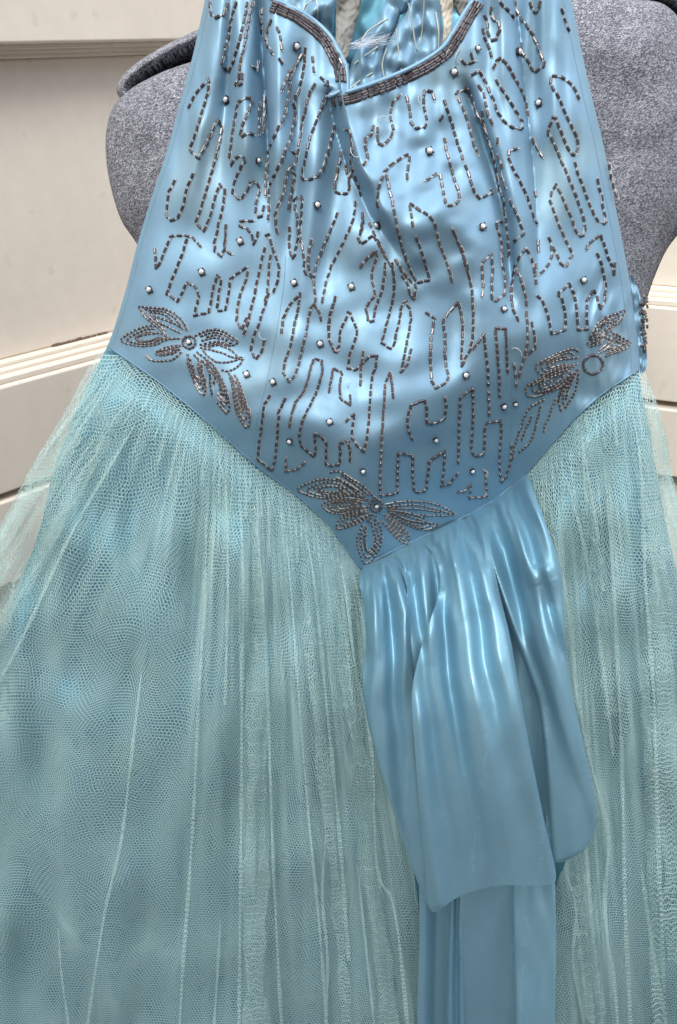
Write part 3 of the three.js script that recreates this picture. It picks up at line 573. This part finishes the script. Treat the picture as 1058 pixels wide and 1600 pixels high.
{ // loose thread ends where beads have come away
  for (const [x, y] of [[700, 90], [716, 98], [560, 245], [590, 190], [735, 80], [742, 110], [664, 165], [416, 530], [758, 735], [545, 606], [800, 545]]) {
    const a = rnd() * 6.28, L = 8 + rnd() * 14, p = []; for (let k = 0; k < 5; k++) { const t = k / 4; p.push(pt(x + Math.cos(a + t * 1.2) * L * t, y + Math.sin(a + t * 1.2) * L * t, bodyH(x, y) + 0.0008 + 0.002 * Math.sin(t * 3))); }
    threadGeos.push(tube(p, 0.0002, 4, 3));
  }
  const o = mesh('bead_thread', mergeGeometries(threadGeos), M.thread, bodice); o.userData.kind = 'stuff';
}

// ---- inside of the back, seen above the neckline
{
  const Z = (pts) => pts.map(([x, y]) => [420 + x / 3.112, y / 3.112]);
  const bk = (x, y) => -0.045 + 0.004 * n2(x / 40, y / 70);
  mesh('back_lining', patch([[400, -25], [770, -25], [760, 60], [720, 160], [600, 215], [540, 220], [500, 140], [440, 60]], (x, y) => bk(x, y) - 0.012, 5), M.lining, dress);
  const lobes = [
    [[[-20, -60], [330, -60], [320, 60], [300, 190], [200, 160], [60, 60]], 0.004],
    [[[380, 480], [395, 330], [440, 220], [555, 50], [590, -60], [660, -60], [640, 70], [612, 150], [565, 250], [560, 480]], 0.014],
    [[[540, 480], [548, 350], [565, 240], [625, 130], [690, 5], [700, -60], [815, -60], [842, 130], [850, 330], [700, 420]], 0.02],
    [[[590, -60], [700, -60], [690, 10], [650, 70], [620, 60]], 0.016],
  ];
  const lh = [];
  for (const [p, off] of lobes) { const poly = smoothLine(Z(p), 5, true), f = (x, y, d = 99) => bk(x, y) + off + 0.008 * smoothEdge(d, 14) + 0.003 * n2(x / 24 + off * 900, y / 50); lh.push(f); mesh('inner_lining', patch(poly, f, 3), M.satin, dress); }
  const chan = [[[620, 140], [630, 240], [645, 340]], [[680, 15], [700, 130], [722, 245], [740, 190], [752, 80], [756, 0]], [[812, 60], [826, 150], [826, 240]], [[562, 380], [552, 310], [575, 235]], [[580, 90], [520, 125], [480, 155], [452, 195]], [[530, 228], [470, 270], [418, 310]], [[505, 355], [440, 395], [385, 440]], [[165, 55], [180, 25], [222, -5]], [[235, 95], [238, 40], [230, -5]]];
  chan.forEach((c, i) => { const f = lh[i < 4 ? 2 : i < 7 ? 1 : 0]; mesh('boning_stitch', tube(Z(c).map(([x, y]) => pt(x, y, f(x, y) + 0.0005)), 0.0005, 5, 6), M.cream, dress); });
  const band = (p, off, m, name) => mesh(name, patch(smoothLine(Z(p), 4, true), (x, y, d) => bk(x, y) + off + 0.002 * smoothEdge(d, 6) + 0.0008 * n2(x / 6, y / 14), 2), m, dress);
  band([[352, -60], [448, -60], [432, 90], [402, 205], [372, 300], [330, 270], [326, 170]], 0.013, M.strap, 'hanging_strap');
  band([[884, -60], [975, -60], [935, 85], [905, 40]], 0.016, M.strap, 'hanging_strap');
  band([[832, -60], [884, -60], [889, 120], [872, 195], [846, 235], [850, 120]], 0.024, new THREE.MeshStandardMaterial({ color: new THREE.Color().setRGB(0.50, 0.45, 0.36), roughness: 0.85 }), 'hanging_strap');
  const fib = [];
  for (let k = 0; k < 34; k++) {
    const y0 = 205 + rnd() * 28, y1 = 160 + rnd() * 60, p = [], x0 = 380 + rnd() * 60, x1 = x0 + 90 + rnd() * 120;
    for (let i = 0; i < 6; i++) { const t = i / 5; const [x, y] = Z([[lerp(x0, x1, t), lerp(y0, y1, t) + 10 * Math.sin(t * 2.6 + k * 0.15)]])[0]; p.push(pt(x, y, bk(x, y) + 0.023 + 0.004 * Math.sin(t * 3 + k))); }
    fib.push(tube(p, 0.00007, 3, 2));
  }
  const o = mesh('loose_fibre_wisp', mergeGeometries(fib), new THREE.MeshStandardMaterial({ color: new THREE.Color().setRGB(0.78, 0.78, 0.82), roughness: 0.8 }), dress); o.userData.kind = 'stuff';
  // the back of the bodice shows past its right side, with the edge of its own embroidery
  const bp = smoothLine([[985, 430], [997, 452], [1004, 480], [1008, 520], [1008, 580], [990, 585], [975, 500]], 5, true), bh = (x, y) => -0.012 + 0.002 * n2(x / 8, y / 30);
  mesh('back_panel', patch(bp, bh, 2), M.satin, dress);
  const out = []; for (let k = 0; k < 46; k++) { const x = 1001 + rnd() * 9, y = 462 + rnd() * 88, a = rnd() * 3.1; const g = beadGeo.clone(); g.applyMatrix4(placed(x, y, Math.cos(a) * 2, Math.sin(a) * 2, 0.0026, 0.0008, 0.0008, bh)); out.push(g); }
  mesh('back_bead_edge', mergeGeometries(out), M.bead[2], dress);
}

// ---- skirt: satin lining, two layers of tulle each side
const fanL = [[60, -1.0], [170, -0.78], [236, -0.53], [320, -0.07], [410, 0.02], [455, 0.075], [540, 0.135], [700, 0.15]];
const fanR = [[780, 0.10], [830, 0.10], [900, 0.07], [960, 0.10], [1000, 0.16], [1080, 0.24]];
const fanQ = (tab, x, y, lo, hi) => {                      // which point of the waist a spot of the skirt hangs from
  for (let k = 0; k < 22; k++) { const q = (lo + hi) / 2, ds = Math.max(0, y - seamY(q)); if (q + interp(tab, q) * ds < x) lo = q; else hi = q; }
  return (lo + hi) / 2;
};
const skirtBase = (x, y) => {
  const ds = Math.max(0, y - seamY(clamp(x, 168, 1000))), t = 0.35 * (1 - Math.exp(-ds / 60)) + 0.65 * sm(0, 520, ds);
  return lerp(seamH(x) - 0.005, 0.034 * (1 - ((x - 560) / 640) ** 2) + 0.012, t) + 0.010 * (1 - Math.exp(-ds / 50)) + 0.006 * sm(150, 700, ds);
};
const liningH = (x, y) => {
  const ds = Math.max(0, y - seamY(clamp(x, 168, 1000)));
  return skirtBase(x, y) + sm(0, 200, ds) * (0.010 * n2(x / 95 + 5, y / 700) + 0.006 * n2(x / 150, y / 210 + 9)) - 0.004;
};
const liningPoly = smoothLine([[166, 545], [132, 609], [104, 680], [85, 730], [61, 831], [28, 916], [4, 975], [-60, 1110], [-110, 1300], [-130, 1720]], 4)
  .concat([[1130, 1720], [1110, 1300]], smoothLine([[1085, 1000], [1050, 860], [1030, 760], [1012, 660], [998, 580]], 4), seamPts.slice().reverse().filter((p, i) => i % 3 === 0));
mesh('skirt_lining', patch(liningPoly, (x, y, d) => liningH(x, y) + (x < 300 || x > 900 ? 0.02 * smoothEdge(d, 45) : 0), 5), M.lining, dress);

const foldLinesL = [                                       // pleats of the net that catch the light: [line, height, half width]
  [[[322, 762], [321, 900], [312, 1065], [302, 1278], [283, 1560], [275, 1720]], 0.012, 4],
  [[[226, 1010], [217, 1084], [203, 1202], [189, 1316], [165, 1420], [137, 1600], [120, 1720]], 0.011, 4],
  [[[392, 740], [409, 900], [416, 1018], [423, 1231], [428, 1373], [440, 1600], [446, 1720]], 0.014, 4],
  [[[372, 720], [380, 900], [378, 1100], [376, 1373], [372, 1720]], 0.008, 5],
  [[[440, 770], [453, 900], [466, 1075], [484, 1294], [497, 1425], [506, 1535], [516, 1720]], 0.010, 3.5],
  [[[520, 840], [536, 900], [554, 1031], [580, 1163], [593, 1373], [611, 1403], [637, 1600], [650, 1720]], 0.013, 4],
  [[[556, 1330], [563, 1394], [574, 1500], [584, 1600], [590, 1720]], 0.006, 3],
  [[[510, 1290], [504, 1400], [512, 1500], [508, 1620]], 0.006, 4],
  [[[236, 618], [180, 716], [118, 821], [38, 991], [-20, 1100]], 0.010, 4],
  [[[335, 690], [352, 760], [356, 900], [352, 1100]], 0.007, 4],
  [[[470, 800], [490, 900], [510, 1100], [530, 1300], [545, 1500]], 0.006, 5],
  [[[90, 1440], [96, 1520], [110, 1620]], 0.005, 3], [[[345, 1430], [340, 1520], [332, 1640]], 0.006, 4],
];
const foldLinesR = [
  [[[838, 745], [868, 850], [890, 960], [905, 1100], [925, 1200], [950, 1300], [945, 1420], [960, 1540], [975, 1720]], 0.010, 5],
  [[[870, 700], [905, 820], [930, 950], [945, 1060], [958, 1180]], 0.008, 4],
  [[[930, 640], [947, 760], [958, 900], [966, 1060], [972, 1200], [976, 1400], [985, 1600]], 0.013, 5],
  [[[980, 600], [1000, 720], [1008, 900], [1022, 1100], [1028, 1300], [1040, 1600]], 0.010, 5],
  [[[905, 660], [918, 740], [935, 840]], 0.007, 4],
  [[[880, 1350], [900, 1420], [895, 1500], [912, 1600], [920, 1720]], 0.008, 4],
  [[[1000, 1340], [1015, 1450], [1040, 1600]], 0.008, 5],
];
function tulleH(lines, tab, lo, hi, layer, edge) {
  return (x, y) => {
    const q = fanQ(tab, x, y, lo, hi), ds = Math.max(0, y - seamY(q));
    let h = liningH(x, y) + 0.003 + (layer ? 0.007 : 0.014) * sm(0, 50, ds) + 0.001 + (layer ? 0 : 0.002);
    const g1 = n2(q / 7 + 100 * layer, ds / 260 + layer), g2 = n2(q / 22 + 50 + 31 * layer, ds / 420);
    h += 0.0020 * sm(0, 25, ds) * (1 - sm(120, 520, ds)) * g1 + 0.0075 * sm(10, 120, ds) * g2 + sm(60, 300, ds) * 0.007 * n2(x / 170 + 9 * layer, y / 170);
    let k = 0;
    for (const [line, amp, w] of lines) { const [d, t] = near(line, x, y); if (Math.abs(d) < w * 9) k += 0.35 * amp * Math.exp(-((d / (w * 2.6)) ** 2)) * sm(0, 0.25, t) * (1 - sm(0.85, 1, t)); }
    return h + k + 0.014 * sm(565, 720, y) * smoothEdge(Math.abs(near(edge, x, y)[0]), 26);
  };
}
const lEdge = o => [[160, 540], [140, 572], [109, 632], [82, 676], [54, 722], [-4, 832], [-60, 950], [-64, 1100], [-66, 1660]].map(([x, y]) => [x + o, y]);
const rEdge = o => [[1004, 577], [1012, 590], [1022, 620], [1040, 680], [1047, 730], [1066, 800], [1090, 900], [1100, 1100], [1104, 1660]].map(([x, y]) => [x - o, y]);
const lPoly = (o) => smoothLine(lEdge(o), 4)
  .concat([[668, 1660], [664, 1500], [640, 1300], [600, 1150], [590, 1000], [580, 880]], seamPts.filter(p => p[0] <= 562 && p[0] > 175).reverse().filter((p, i) => i % 3 === 0));
const rPoly = (o) => seamPts.filter(p => p[0] >= 800).filter((p, i) => i % 3 === 0).concat(smoothLine(rEdge(o), 4), [[862, 1660], [862, 1400], [892, 1325], [898, 1200], [874, 1050], [866, 920], [848, 830], [818, 758]]);

function netBuilder(cell, sides) {
  const pos = [], idx = [], d = new THREE.Vector3(), s1 = new THREE.Vector3(), s2 = new THREE.Vector3(), view = PN;
  const strand = (p, q, r) => {
    if (!p || !q) return; d.subVectors(q, p); const L = d.length(); if (L > cell * 2.2 || L < 1e-6) return; d.divideScalar(L);
    s1.crossVectors(d, view).normalize(); s2.crossVectors(s1, d);
    const o = pos.length / 3;
    if (sides === 1) { for (const e of [p, q]) pos.push(e.x + s1.x * r, e.y + s1.y * r, e.z + s1.z * r, e.x - s1.x * r, e.y - s1.y * r, e.z - s1.z * r); idx.push(o, o + 1, o + 2, o + 1, o + 3, o + 2); return; }
    for (const e of [p, q]) for (let k = 0; k < sides; k++) { const an = k / sides * 2 * Math.PI + 0.5, c = Math.cos(an) * r, s = Math.sin(an) * r; pos.push(e.x + s1.x * c + s2.x * s, e.y + s1.y * c + s2.y * s, e.z + s1.z * c + s2.z * s); }
    for (let k = 0; k < sides; k++) { const k2 = (k + 1) % sides; idx.push(o + k, o + k2, o + sides + k, o + k2, o + sides + k2, o + sides + k); }
  };
  return { strand, build: () => geo(pos, idx) };
}
// a doubled-over fold of net along a line: the same mesh, seen squeezed together across the fold
function tuck(line, half, squeeze, hf, lift, mat = M.tulle, rad = 0.00013, cell = 0.0025) {
  const l = smoothLine(line, 30), nb = netBuilder(cell, 3), rows = [];
  let acc = 0, last = pt(l[0][0], l[0][1], 0), need = 0; const step = cell * 0.82;
  for (let i = 1; i < l.length; i++) {
    const p = pt(l[i][0], l[i][1], 0); acc += p.distanceTo(last); last = p;
    while (acc >= need) { const a = l[i - 1], b = l[i], L = Math.hypot(b[0] - a[0], b[1] - a[1]) || 1; rows.push([b[0], b[1], (b[1] - a[1]) / L, -(b[0] - a[0]) / L, i / l.length]); need += step; }
  }
  let prev = null;
  rows.forEach(([x, y, nx, ny, t], j) => {
    const w = half * (0.2 + 0.8 * sm(0, 0.3, t)) * (0.8 + 0.35 * n2(t * 9, half + line[0][0])), cw = cell * squeeze / mpp(x, y), n = Math.ceil(w / cw), up = [], dn = [];
    const nd = (k) => { const a = (k + (j % 2 ? 0.5 : 0)) * cw + (rnd() - 0.5) * cw * 0.2; if (Math.abs(a) > w) return null; const q = Math.sqrt(1 - (a / w) ** 2), X = x + nx * a, Y = y + ny * a + (rnd() - 0.5) * 0.8 + (half > 8 ? 5 * n2(a / 14 + half, y / 60) : 0); return [X, Y, hf(X, Y) + lift * (0.4 + 0.6 * q)]; };
    for (let i = -n; i <= n; i++) { const u = nd(i), d = nd(i + 0.5); up.push(u && pt(u[0], u[1] - 1, u[2])); dn.push(d && pt(d[0], d[1] + 1, d[2])); }
    for (let i = 0; i < up.length; i++) { nb.strand(up[i], dn[i], rad); nb.strand(dn[i], up[i + 1], rad); if (prev && prev[j % 2 ? i : i - 1]) nb.strand(up[i], prev[j % 2 ? i : i - 1], rad); }
    prev = dn;
  });
  mesh('tulle_fold', nb.build(), mat, dress);
}
function net(name, poly, hf, xref, cell, rad, mat, sides) {
  let x0 = 1e9, x1 = -1e9, y0 = 1e9, y1 = -1e9; for (const [x, y] of poly) { x0 = Math.min(x0, x); x1 = Math.max(x1, x); y0 = Math.min(y0, y); y1 = Math.max(y1, y); }
  const sx = 2, sy = 6, nx = Math.ceil((x1 - x0) / sx) + 1, ny = Math.ceil((y1 - y0) / sy) + 1;
  const H = new Float32Array(nx * ny), U = new Float32Array(nx * ny), vv = [0], A = new THREE.Vector3(), B = new THREE.Vector3();
  for (let j = 0; j < ny; j++) {
    const y = y0 + j * sy; for (let i = 0; i < nx; i++) H[j * nx + i] = hf(x0 + i * sx, y);
    let u = 0; pt(x0, y, H[j * nx], A);
    for (let i = 1; i < nx; i++) { pt(x0 + i * sx, y, H[j * nx + i], B); u += A.distanceTo(B); U[j * nx + i] = u; A.copy(B); }
    const ri = clamp((xref(y) - x0) / sx, 0, nx - 1.001), r = lerp(U[j * nx + Math.floor(ri)], U[j * nx + Math.floor(ri) + 1], ri % 1);
    for (let i = 0; i < nx; i++) U[j * nx + i] -= r;
    if (j) { const xm = (x0 + x1) / 2; vv.push(vv[j - 1] + pt(xm, y - sy, 0.03).distanceTo(pt(xm, y, 0.03))); }
  }
  const findX = (j, u) => { let a = 0, b = nx - 1; const o = j * nx; if (u < U[o] || u > U[o + b]) return null; while (b - a > 1) { const m = (a + b) >> 1; if (U[o + m] <= u) a = m; else b = m; } const t = (u - U[o + a]) / (U[o + b] - U[o + a] || 1); return [x0 + (a + t) * sx, lerp(H[o + a], H[o + b], t)]; };
  const rowOf = v => { let a = 0, b = ny - 1; while (b - a > 1) { const m = (a + b) >> 1; if (vv[m] <= v) a = m; else b = m; } return [a, (v - vv[a]) / (vv[b] - vv[a])]; };
  let umin = 1e9, umax = -1e9; for (const u of U) { umin = Math.min(umin, u); umax = Math.max(umax, u); }
  const vtot = vv[ny - 1], a = cell / Math.sqrt(3), rowStep = 1.5 * a, cols = Math.ceil((umax - umin) / cell) + 2, rows = Math.floor(vtot / rowStep);
  const node = (i, j, up) => {                             // zigzag row j: alternating up and down points
    let u = umin + (i + (j % 2) * 0.5 + (up ? 0 : 0.5)) * cell + (rnd() - 0.5) * cell * 0.12, v = j * rowStep + (up ? -a / 4 : a / 4) + (rnd() - 0.5) * cell * 0.12;
    const u0 = u; u += 0.004 * n2(u / 0.09 + 7, v / 0.12); v += 0.008 * n2(u0 / 0.07, v / 0.13 + 30) + 0.001 * n2(u0 / 0.02, v / 0.05 + 60);
    if (v < 0 || v >= vtot) return null;
    const [r, t] = rowOf(v), p = findX(r, u), q = findX(r + 1, u); if (!p || !q) return null;
    const x = lerp(p[0], q[0], t), y = y0 + (r + t) * sy; if (!inside(poly, x, y)) return null;
    return pt(x, y, lerp(p[1], q[1], t));
  };
  const nb = netBuilder(cell, sides), strand = nb.strand;
  let prev = null;
  for (let j = 0; j < rows; j++) {
    const up = [], dn = []; for (let i = 0; i < cols; i++) { up.push(node(i, j, true)); dn.push(node(i, j, false)); }
    for (let i = 0; i < cols; i++) {
      strand(up[i], dn[i], rad); if (i + 1 < cols) strand(dn[i], up[i + 1], rad);
      // uprights join this row's up points with the down points of the row before
      if (prev) { const k = j % 2 ? i : i - 1; if (prev[k]) strand(up[i], prev[k], rad * 0.9); }
    }
    prev = dn;
  }
  return mesh(name, nb.build(), mat, dress);
}
net('tulle_overlay', lPoly(0), tulleH(foldLinesL, fanL, 40, 700, 0, lEdge(0)), y => interp([[540, 300], [762, 322], [1065, 312], [1560, 283], [1720, 272]], y), 0.0026, 0.00013, M.tulle, 3);
net('tulle_overlay', rPoly(0), tulleH(foldLinesR, fanR, 700, 1090, 0, rEdge(0)), y => interp([[570, 920], [760, 947], [1060, 966], [1720, 1000]], y), 0.0026, 0.00013, M.tulle, 3);
net('tulle_underlayer', lPoly(5), tulleH(foldLinesL.map(([l, a, w]) => [l.map(([x, y]) => [x + 17, y]), a, w * 1.5]), fanL, 40, 700, 1, lEdge(5)), y => interp([[540, 300], [762, 330], [1720, 300]], y), 0.0026, 0.00013, M.tulle, 1);
net('tulle_underlayer', rPoly(4), tulleH(foldLinesR.map(([l, a, w]) => [l.map(([x, y]) => [x + 15, y]), a, w * 1.5]), fanR, 700, 1090, 1, rEdge(4)), y => interp([[570, 920], [760, 950], [1720, 1010]], y), 0.0026, 0.00013, M.tulle, 1);

{
  const hL = tulleH(foldLinesL, fanL, 40, 700, 0, lEdge(0)), hR = tulleH(foldLinesR, fanR, 700, 1090, 0, rEdge(0));
  for (const [l, a, w] of foldLinesL) tuck(l, 1.2 + w * 0.45, 0.3, hL, 0.003);
  for (const [l, a, w] of foldLinesR) tuck(l, 1.2 + w * 0.55, 0.35, hR, 0.003);
  // wider bands where the net lies double
  tuck([[396, 790], [402, 960], [402, 1130], [400, 1300], [398, 1480], [402, 1650]], 22, 0.75, hL, 0.004);
  tuck([[520, 900], [545, 1060], [566, 1220], [575, 1340], [596, 1480], [612, 1650]], 20, 0.8, hL, 0.004);
  tuck([[210, 610], [140, 730], [70, 850], [10, 960], [-30, 1040]], 16, 0.8, hL, 0.004);
  tuck([[470, 830], [484, 1000], [505, 1200], [528, 1420], [545, 1640]], 12, 0.8, hL, 0.004);
  tuck([[900, 690], [925, 820], [938, 960], [955, 1120]], 12, 0.8, hR, 0.004);
  tuck([[1000, 640], [1020, 780], [1035, 960], [1045, 1200], [1060, 1500]], 24, 0.8, hR, 0.004);
  tuck([[905, 1330], [915, 1450], [935, 1620]], 18, 0.85, hR, 0.004);
  tuck([[1000, 900], [1010, 1100], [1018, 1300], [1030, 1640]], 10, 0.7, hR, 0.004);
  // the turned edge at the silhouettes
  tuck(lEdge(2).slice(0, 8), 4, 0.35, hL, 0.001); tuck(lEdge(14).slice(0, 8), 3, 0.4, hL, 0.001); tuck(rEdge(2), 4, 0.35, hR, 0.001); tuck(lEdge(20).slice(1, 8), 15, 0.8, hL, 0.002); tuck(rEdge(16).slice(1), 14, 0.8, hR, 0.002); tuck(lEdge(40).slice(2, 8), 16, 0.8, hL, -0.004);
  // gathering along the waist seam
  const along = (q0, q1, h) => { for (let q = q0; q < q1; q += 5 + rnd() * 9) { const y = seamY(q), k = interp(q < 700 ? fanL : fanR, q), L = 30 + rnd() * 110; tuck([[q, y + 1], [q + k * L * 0.5 + (rnd() - 0.5) * 4, y + L * 0.5], [q + k * L, y + L]], 1.6 + rnd() * 1.6, 0.4, h, 0.002); } };
  along(185, 558, hL); along(842, 996, hR);
}

// ---- satin side drape gathered into the waist, and the two tails below it
{
  const base = (x, y) => { const ds = Math.max(0, y - seamY(clamp(x, 565, 1000))); return lerp(seamH(x) - 0.002, skirtBase(x, y) + 0.050, 1 - 0.6 * Math.exp(-ds / (26 + 8 * n2(x / 30, 3))) - 0.4 * Math.exp(-ds / 150)); };
  const fanD = [[540, 0.0], [565, 0.02], [640, 0.16], [700, 0.2], [760, 0.32], [822, 0.34], [870, 0.36]];
  const fine = [540, 565, 577, 588, 601, 611, 621, 633, 645, 656, 668, 680, 692, 704, 716, 727, 736, 745, 757, 770, 784, 796, 808, 824, 850, 890];
  const broad = [540, 565, 600, 634, 664, 712, 758, 796, 826, 858, 890];
  const bumps = (tab, q, ds, k, cap, run, keep, p) => { let i = 0; while (tab[i + 1] < q) i++; const w = tab[i + 1] - tab[i], t = (q - tab[i]) / w; return Math.min(cap, w * k) * (1 - Math.pow(Math.abs(Math.cos(Math.PI * t)), p)) * (1 - (1 - keep) * sm(run * 0.2, run * 1.6, ds)); };
  const pleats = (x, y) => {                               // rounded gathers between creases; the fine ones run out below the seam, the broad ones fall to the hem
    const q = fanQ(fanD, x, y, 541, 889), ds = Math.max(0, y - seamY(q));
    return sm(0, 18, ds) * bumps(fine, q + 1.5 * n2(ds / 40, q / 60), ds, 0.00035, 0.005, 75 + 40 * n2(q / 25, 2), 0, 2) + sm(5, 60, ds) * bumps(broad, q + 4 * n2(ds / 180, 7), ds, 0.00033, 0.016, 330, 0.35, 4);
  };
  const gathers = (x, y, list) => { let h = 0; for (const [l, amp, w] of list) { const [d, t] = near(l, x, y); h += amp * Math.exp(-((d / w) ** 2)) * sm(0, 0.06, t + 0.03) * (l.length > 5 ? 1 : 1 - sm(0.6, 1, t)); } return h; };
  const wear = (x, y) => 0.0009 * n2(x / 70, y / 130 + 4) + 0.00010 * n2(x / 24, y / 40);
  // deepest: the ground piece behind the pleats
  const P = a => smoothLine(a, 6, true);
  mesh('drape_back', patch([[566, 886], [640, 850], [720, 812], [800, 762], [826, 742], [850, 900], [880, 1150], [890, 1325], [700, 1380], [640, 1250], [590, 1050]], (x, y) => lerp(base(x, y) - 0.006, skirtBase(x, y) + 0.010, sm(20, 120, y - seamY(x))) + 0.003 * n2(x / 40, y / 200), 5), M.drape, dress);
  const frontEdge = [[812, 760], [862, 764], [925, 778], [990, 796], [1080, 812], [1180, 830], [1280, 850], [1368, 869]];
  const loopEdge = [[768, 880], [786, 945], [814, 1023], [838, 1092], [848, 1160], [853, 1240], [862, 1346]];
  // right loop
  const rp = P([[758, 792], [790, 768], [822, 742], [838, 778], [858, 832], [874, 880], [882, 960], [889, 1050], [902, 1120], [918, 1190], [931, 1262], [931, 1292], [918, 1322], [892, 1342], [862, 1346], [853, 1240], [848, 1160], [838, 1092], [814, 1023], [786, 945], [768, 880], [756, 830]]);
  const gr = [[[[766, 790], [785, 830], [800, 900], [812, 960]], -0.006, 9], [[[778, 780], [812, 838], [836, 884], [850, 910], [858, 950]], 0.010, 20], [[[822, 746], [838, 800], [862, 850], [876, 930]], 0.009, 16], [[[800, 766], [835, 812], [862, 862]], -0.005, 10], [[[788, 800], [796, 870], [826, 930], [842, 990]], -0.005, 16], [[[846, 880], [856, 950], [868, 1040], [880, 1120], [892, 1190], [902, 1260], [904, 1330]], 0.008, 20]];
  mesh('drape_fold', patch(rp, (x, y, d) => base(x, y) + 0.001 + gathers(x, y, gr) + pleats(x, y) + wear(x, y) + 0.004 * smoothEdge(d, 7) + 0.011 * sm(880, 960, y) * smoothEdge(Math.abs(near(loopEdge, x, y)[0]), 12), 2.5), M.drape, dress);
  // left panel
  const lp = P([[563, 892], [600, 872], [640, 850], [664, 850], [648, 930], [642, 1000], [650, 1080], [652, 1180], [668, 1290], [678, 1360], [676, 1424], [660, 1396], [625, 1300], [592, 1195], [571, 1110], [567, 1060], [572, 1000], [569, 950]]);
  const gl = [[[[575, 888], [584, 960], [590, 1060]], 0.004, 12], [[[598, 874], [622, 916], [634, 960], [632, 1040], [628, 1120]], 0.011, 12], [[[610, 868], [632, 900], [645, 950], [642, 1050]], -0.010, 6], [[[588, 880], [604, 940], [606, 1040]], -0.004, 10], [[[620, 862], [640, 905]], 0.004, 5]];
  mesh('drape_fold', patch(lp, (x, y, d) => base(x, y) + gathers(x, y, gl) + pleats(x, y) + wear(x, y) + 0.003 * smoothEdge(d, 6) - 0.008 * sm(1050, 1250, y), 2.5), M.drape, dress);
  // front panel
  const mp = P([[622, 860], [645, 847], [672, 834], [694, 850], [704, 930], [690, 1010], [660, 1080], [640, 1090], [634, 1000], [636, 920]]);
  mesh('drape_fold', patch(mp, (x, y, d) => base(x, y) - 0.002 + pleats(x, y) + gathers(x, y, [[[[648, 848], [660, 890], [664, 960], [656, 1040], [648, 1080]], 0.006, 12], [[[676, 838], [684, 900], [682, 980]], -0.004, 8]]) - 0.006 * sm(1000, 1080, y), 3), M.drape, dress);
  const fp = P([[656, 841], [674, 832], [690, 824], [722, 809], [757, 791], [766, 815], [768, 862], [780, 925], [796, 990], [812, 1080], [830, 1180], [850, 1280], [869, 1368], [866, 1380], [840, 1384], [790, 1383], [748, 1390], [712, 1404], [676, 1425], [664, 1350], [654, 1240], [646, 1140], [644, 1080], [656, 1020], [672, 970], [688, 915], [680, 870]]);
  const gf = [[[[668, 836], [694, 880], [698, 930], [692, 1010]], -0.007, 7], [[[690, 824], [708, 860], [726, 900], [740, 980]], 0.010, 20], [[[676, 832], [690, 862]], 0.005, 5], [[[708, 816], [738, 850], [756, 905], [770, 980]], 0.004, 9], [[[724, 808], [746, 850], [760, 900]], -0.006, 6], [[[738, 800], [752, 822], [762, 860]], 0.006, 5], [[[690, 915], [676, 970], [660, 1040], [656, 1140], [664, 1260], [676, 1340], [688, 1412]], 0.008, 15], [[[704, 880], [712, 960], [708, 1040], [704, 1140], [716, 1260], [730, 1330], [736, 1400]], -0.006, 24], [[[738, 880], [752, 950], [772, 1040], [790, 1140], [806, 1240], [818, 1320], [826, 1390]], 0.007, 34]];
  mesh('drape_fold', patch(fp, (x, y, d) => base(x, y) + 0.020 * sm(10, 160, y - seamY(x)) + gathers(x, y, gf) + pleats(x, y) + wear(x, y) + 0.009 * sm(860, 960, y) * smoothEdge(Math.max(0, interp(frontEdge, y) - x), 10) + 0.010 * Math.sin(clamp((x - 650 - (y - 1100) * 0.04) / 190) * Math.PI) * sm(900, 1150, y) - 0.010 * sm(1100, 1400, y), 2.5), M.drape, dress);
  // hem edge of the front panel
  // tails
  const tb = (x, y) => skirtBase(x, y) + 0.023;
  const tail = (a, b, prof, ph) => {
    const ex = (k, y) => lerp(a[k], b[k], (y - 1353) / 367) + 2.2 * Math.sin(y / 70 + ph + k * 2);
    const ys = []; for (let y = 1353; y <= 1720; y += 12) ys.push(y);
    const poly = ys.map(y => [ex(0, y), y]).concat(ys.slice().reverse().map(y => [ex(1, y), y]));
    mesh('drape_tail', patch(poly, (x, y, d) => tb(x, y) + prof((x - ex(0, y)) / (ex(1, y) - ex(0, y)), x, y) + 0.002 * smoothEdge(d, 3), 2.5), M.drape, dress);
  };
  tail([653, 712], [653, 706], t => 0.004 - 0.022 * sm(0.16, 0.5, t) + 0.016 * sm(0.85, 1, t), 0);
  tail([702, 728], [700, 722], t => -0.002 + 0.006 * Math.sin(t * 9), 1);
  tail([720, 808], [716, 809], (t, x, y) => 0.010 - 0.018 * t - 0.00007 * (y - 1353) + 0.002 * Math.sin(t * Math.PI) + 0.0016 * n2(x / 40, y / 160), 2.5);
  tail([803, 866], [805, 869], (t, x, y) => -0.006 + 0.022 * t + 0.00020 * (y - 1353) + 0.0016 * n2(x / 30, y / 120), 4);
}

renderer.render(scene, camera);
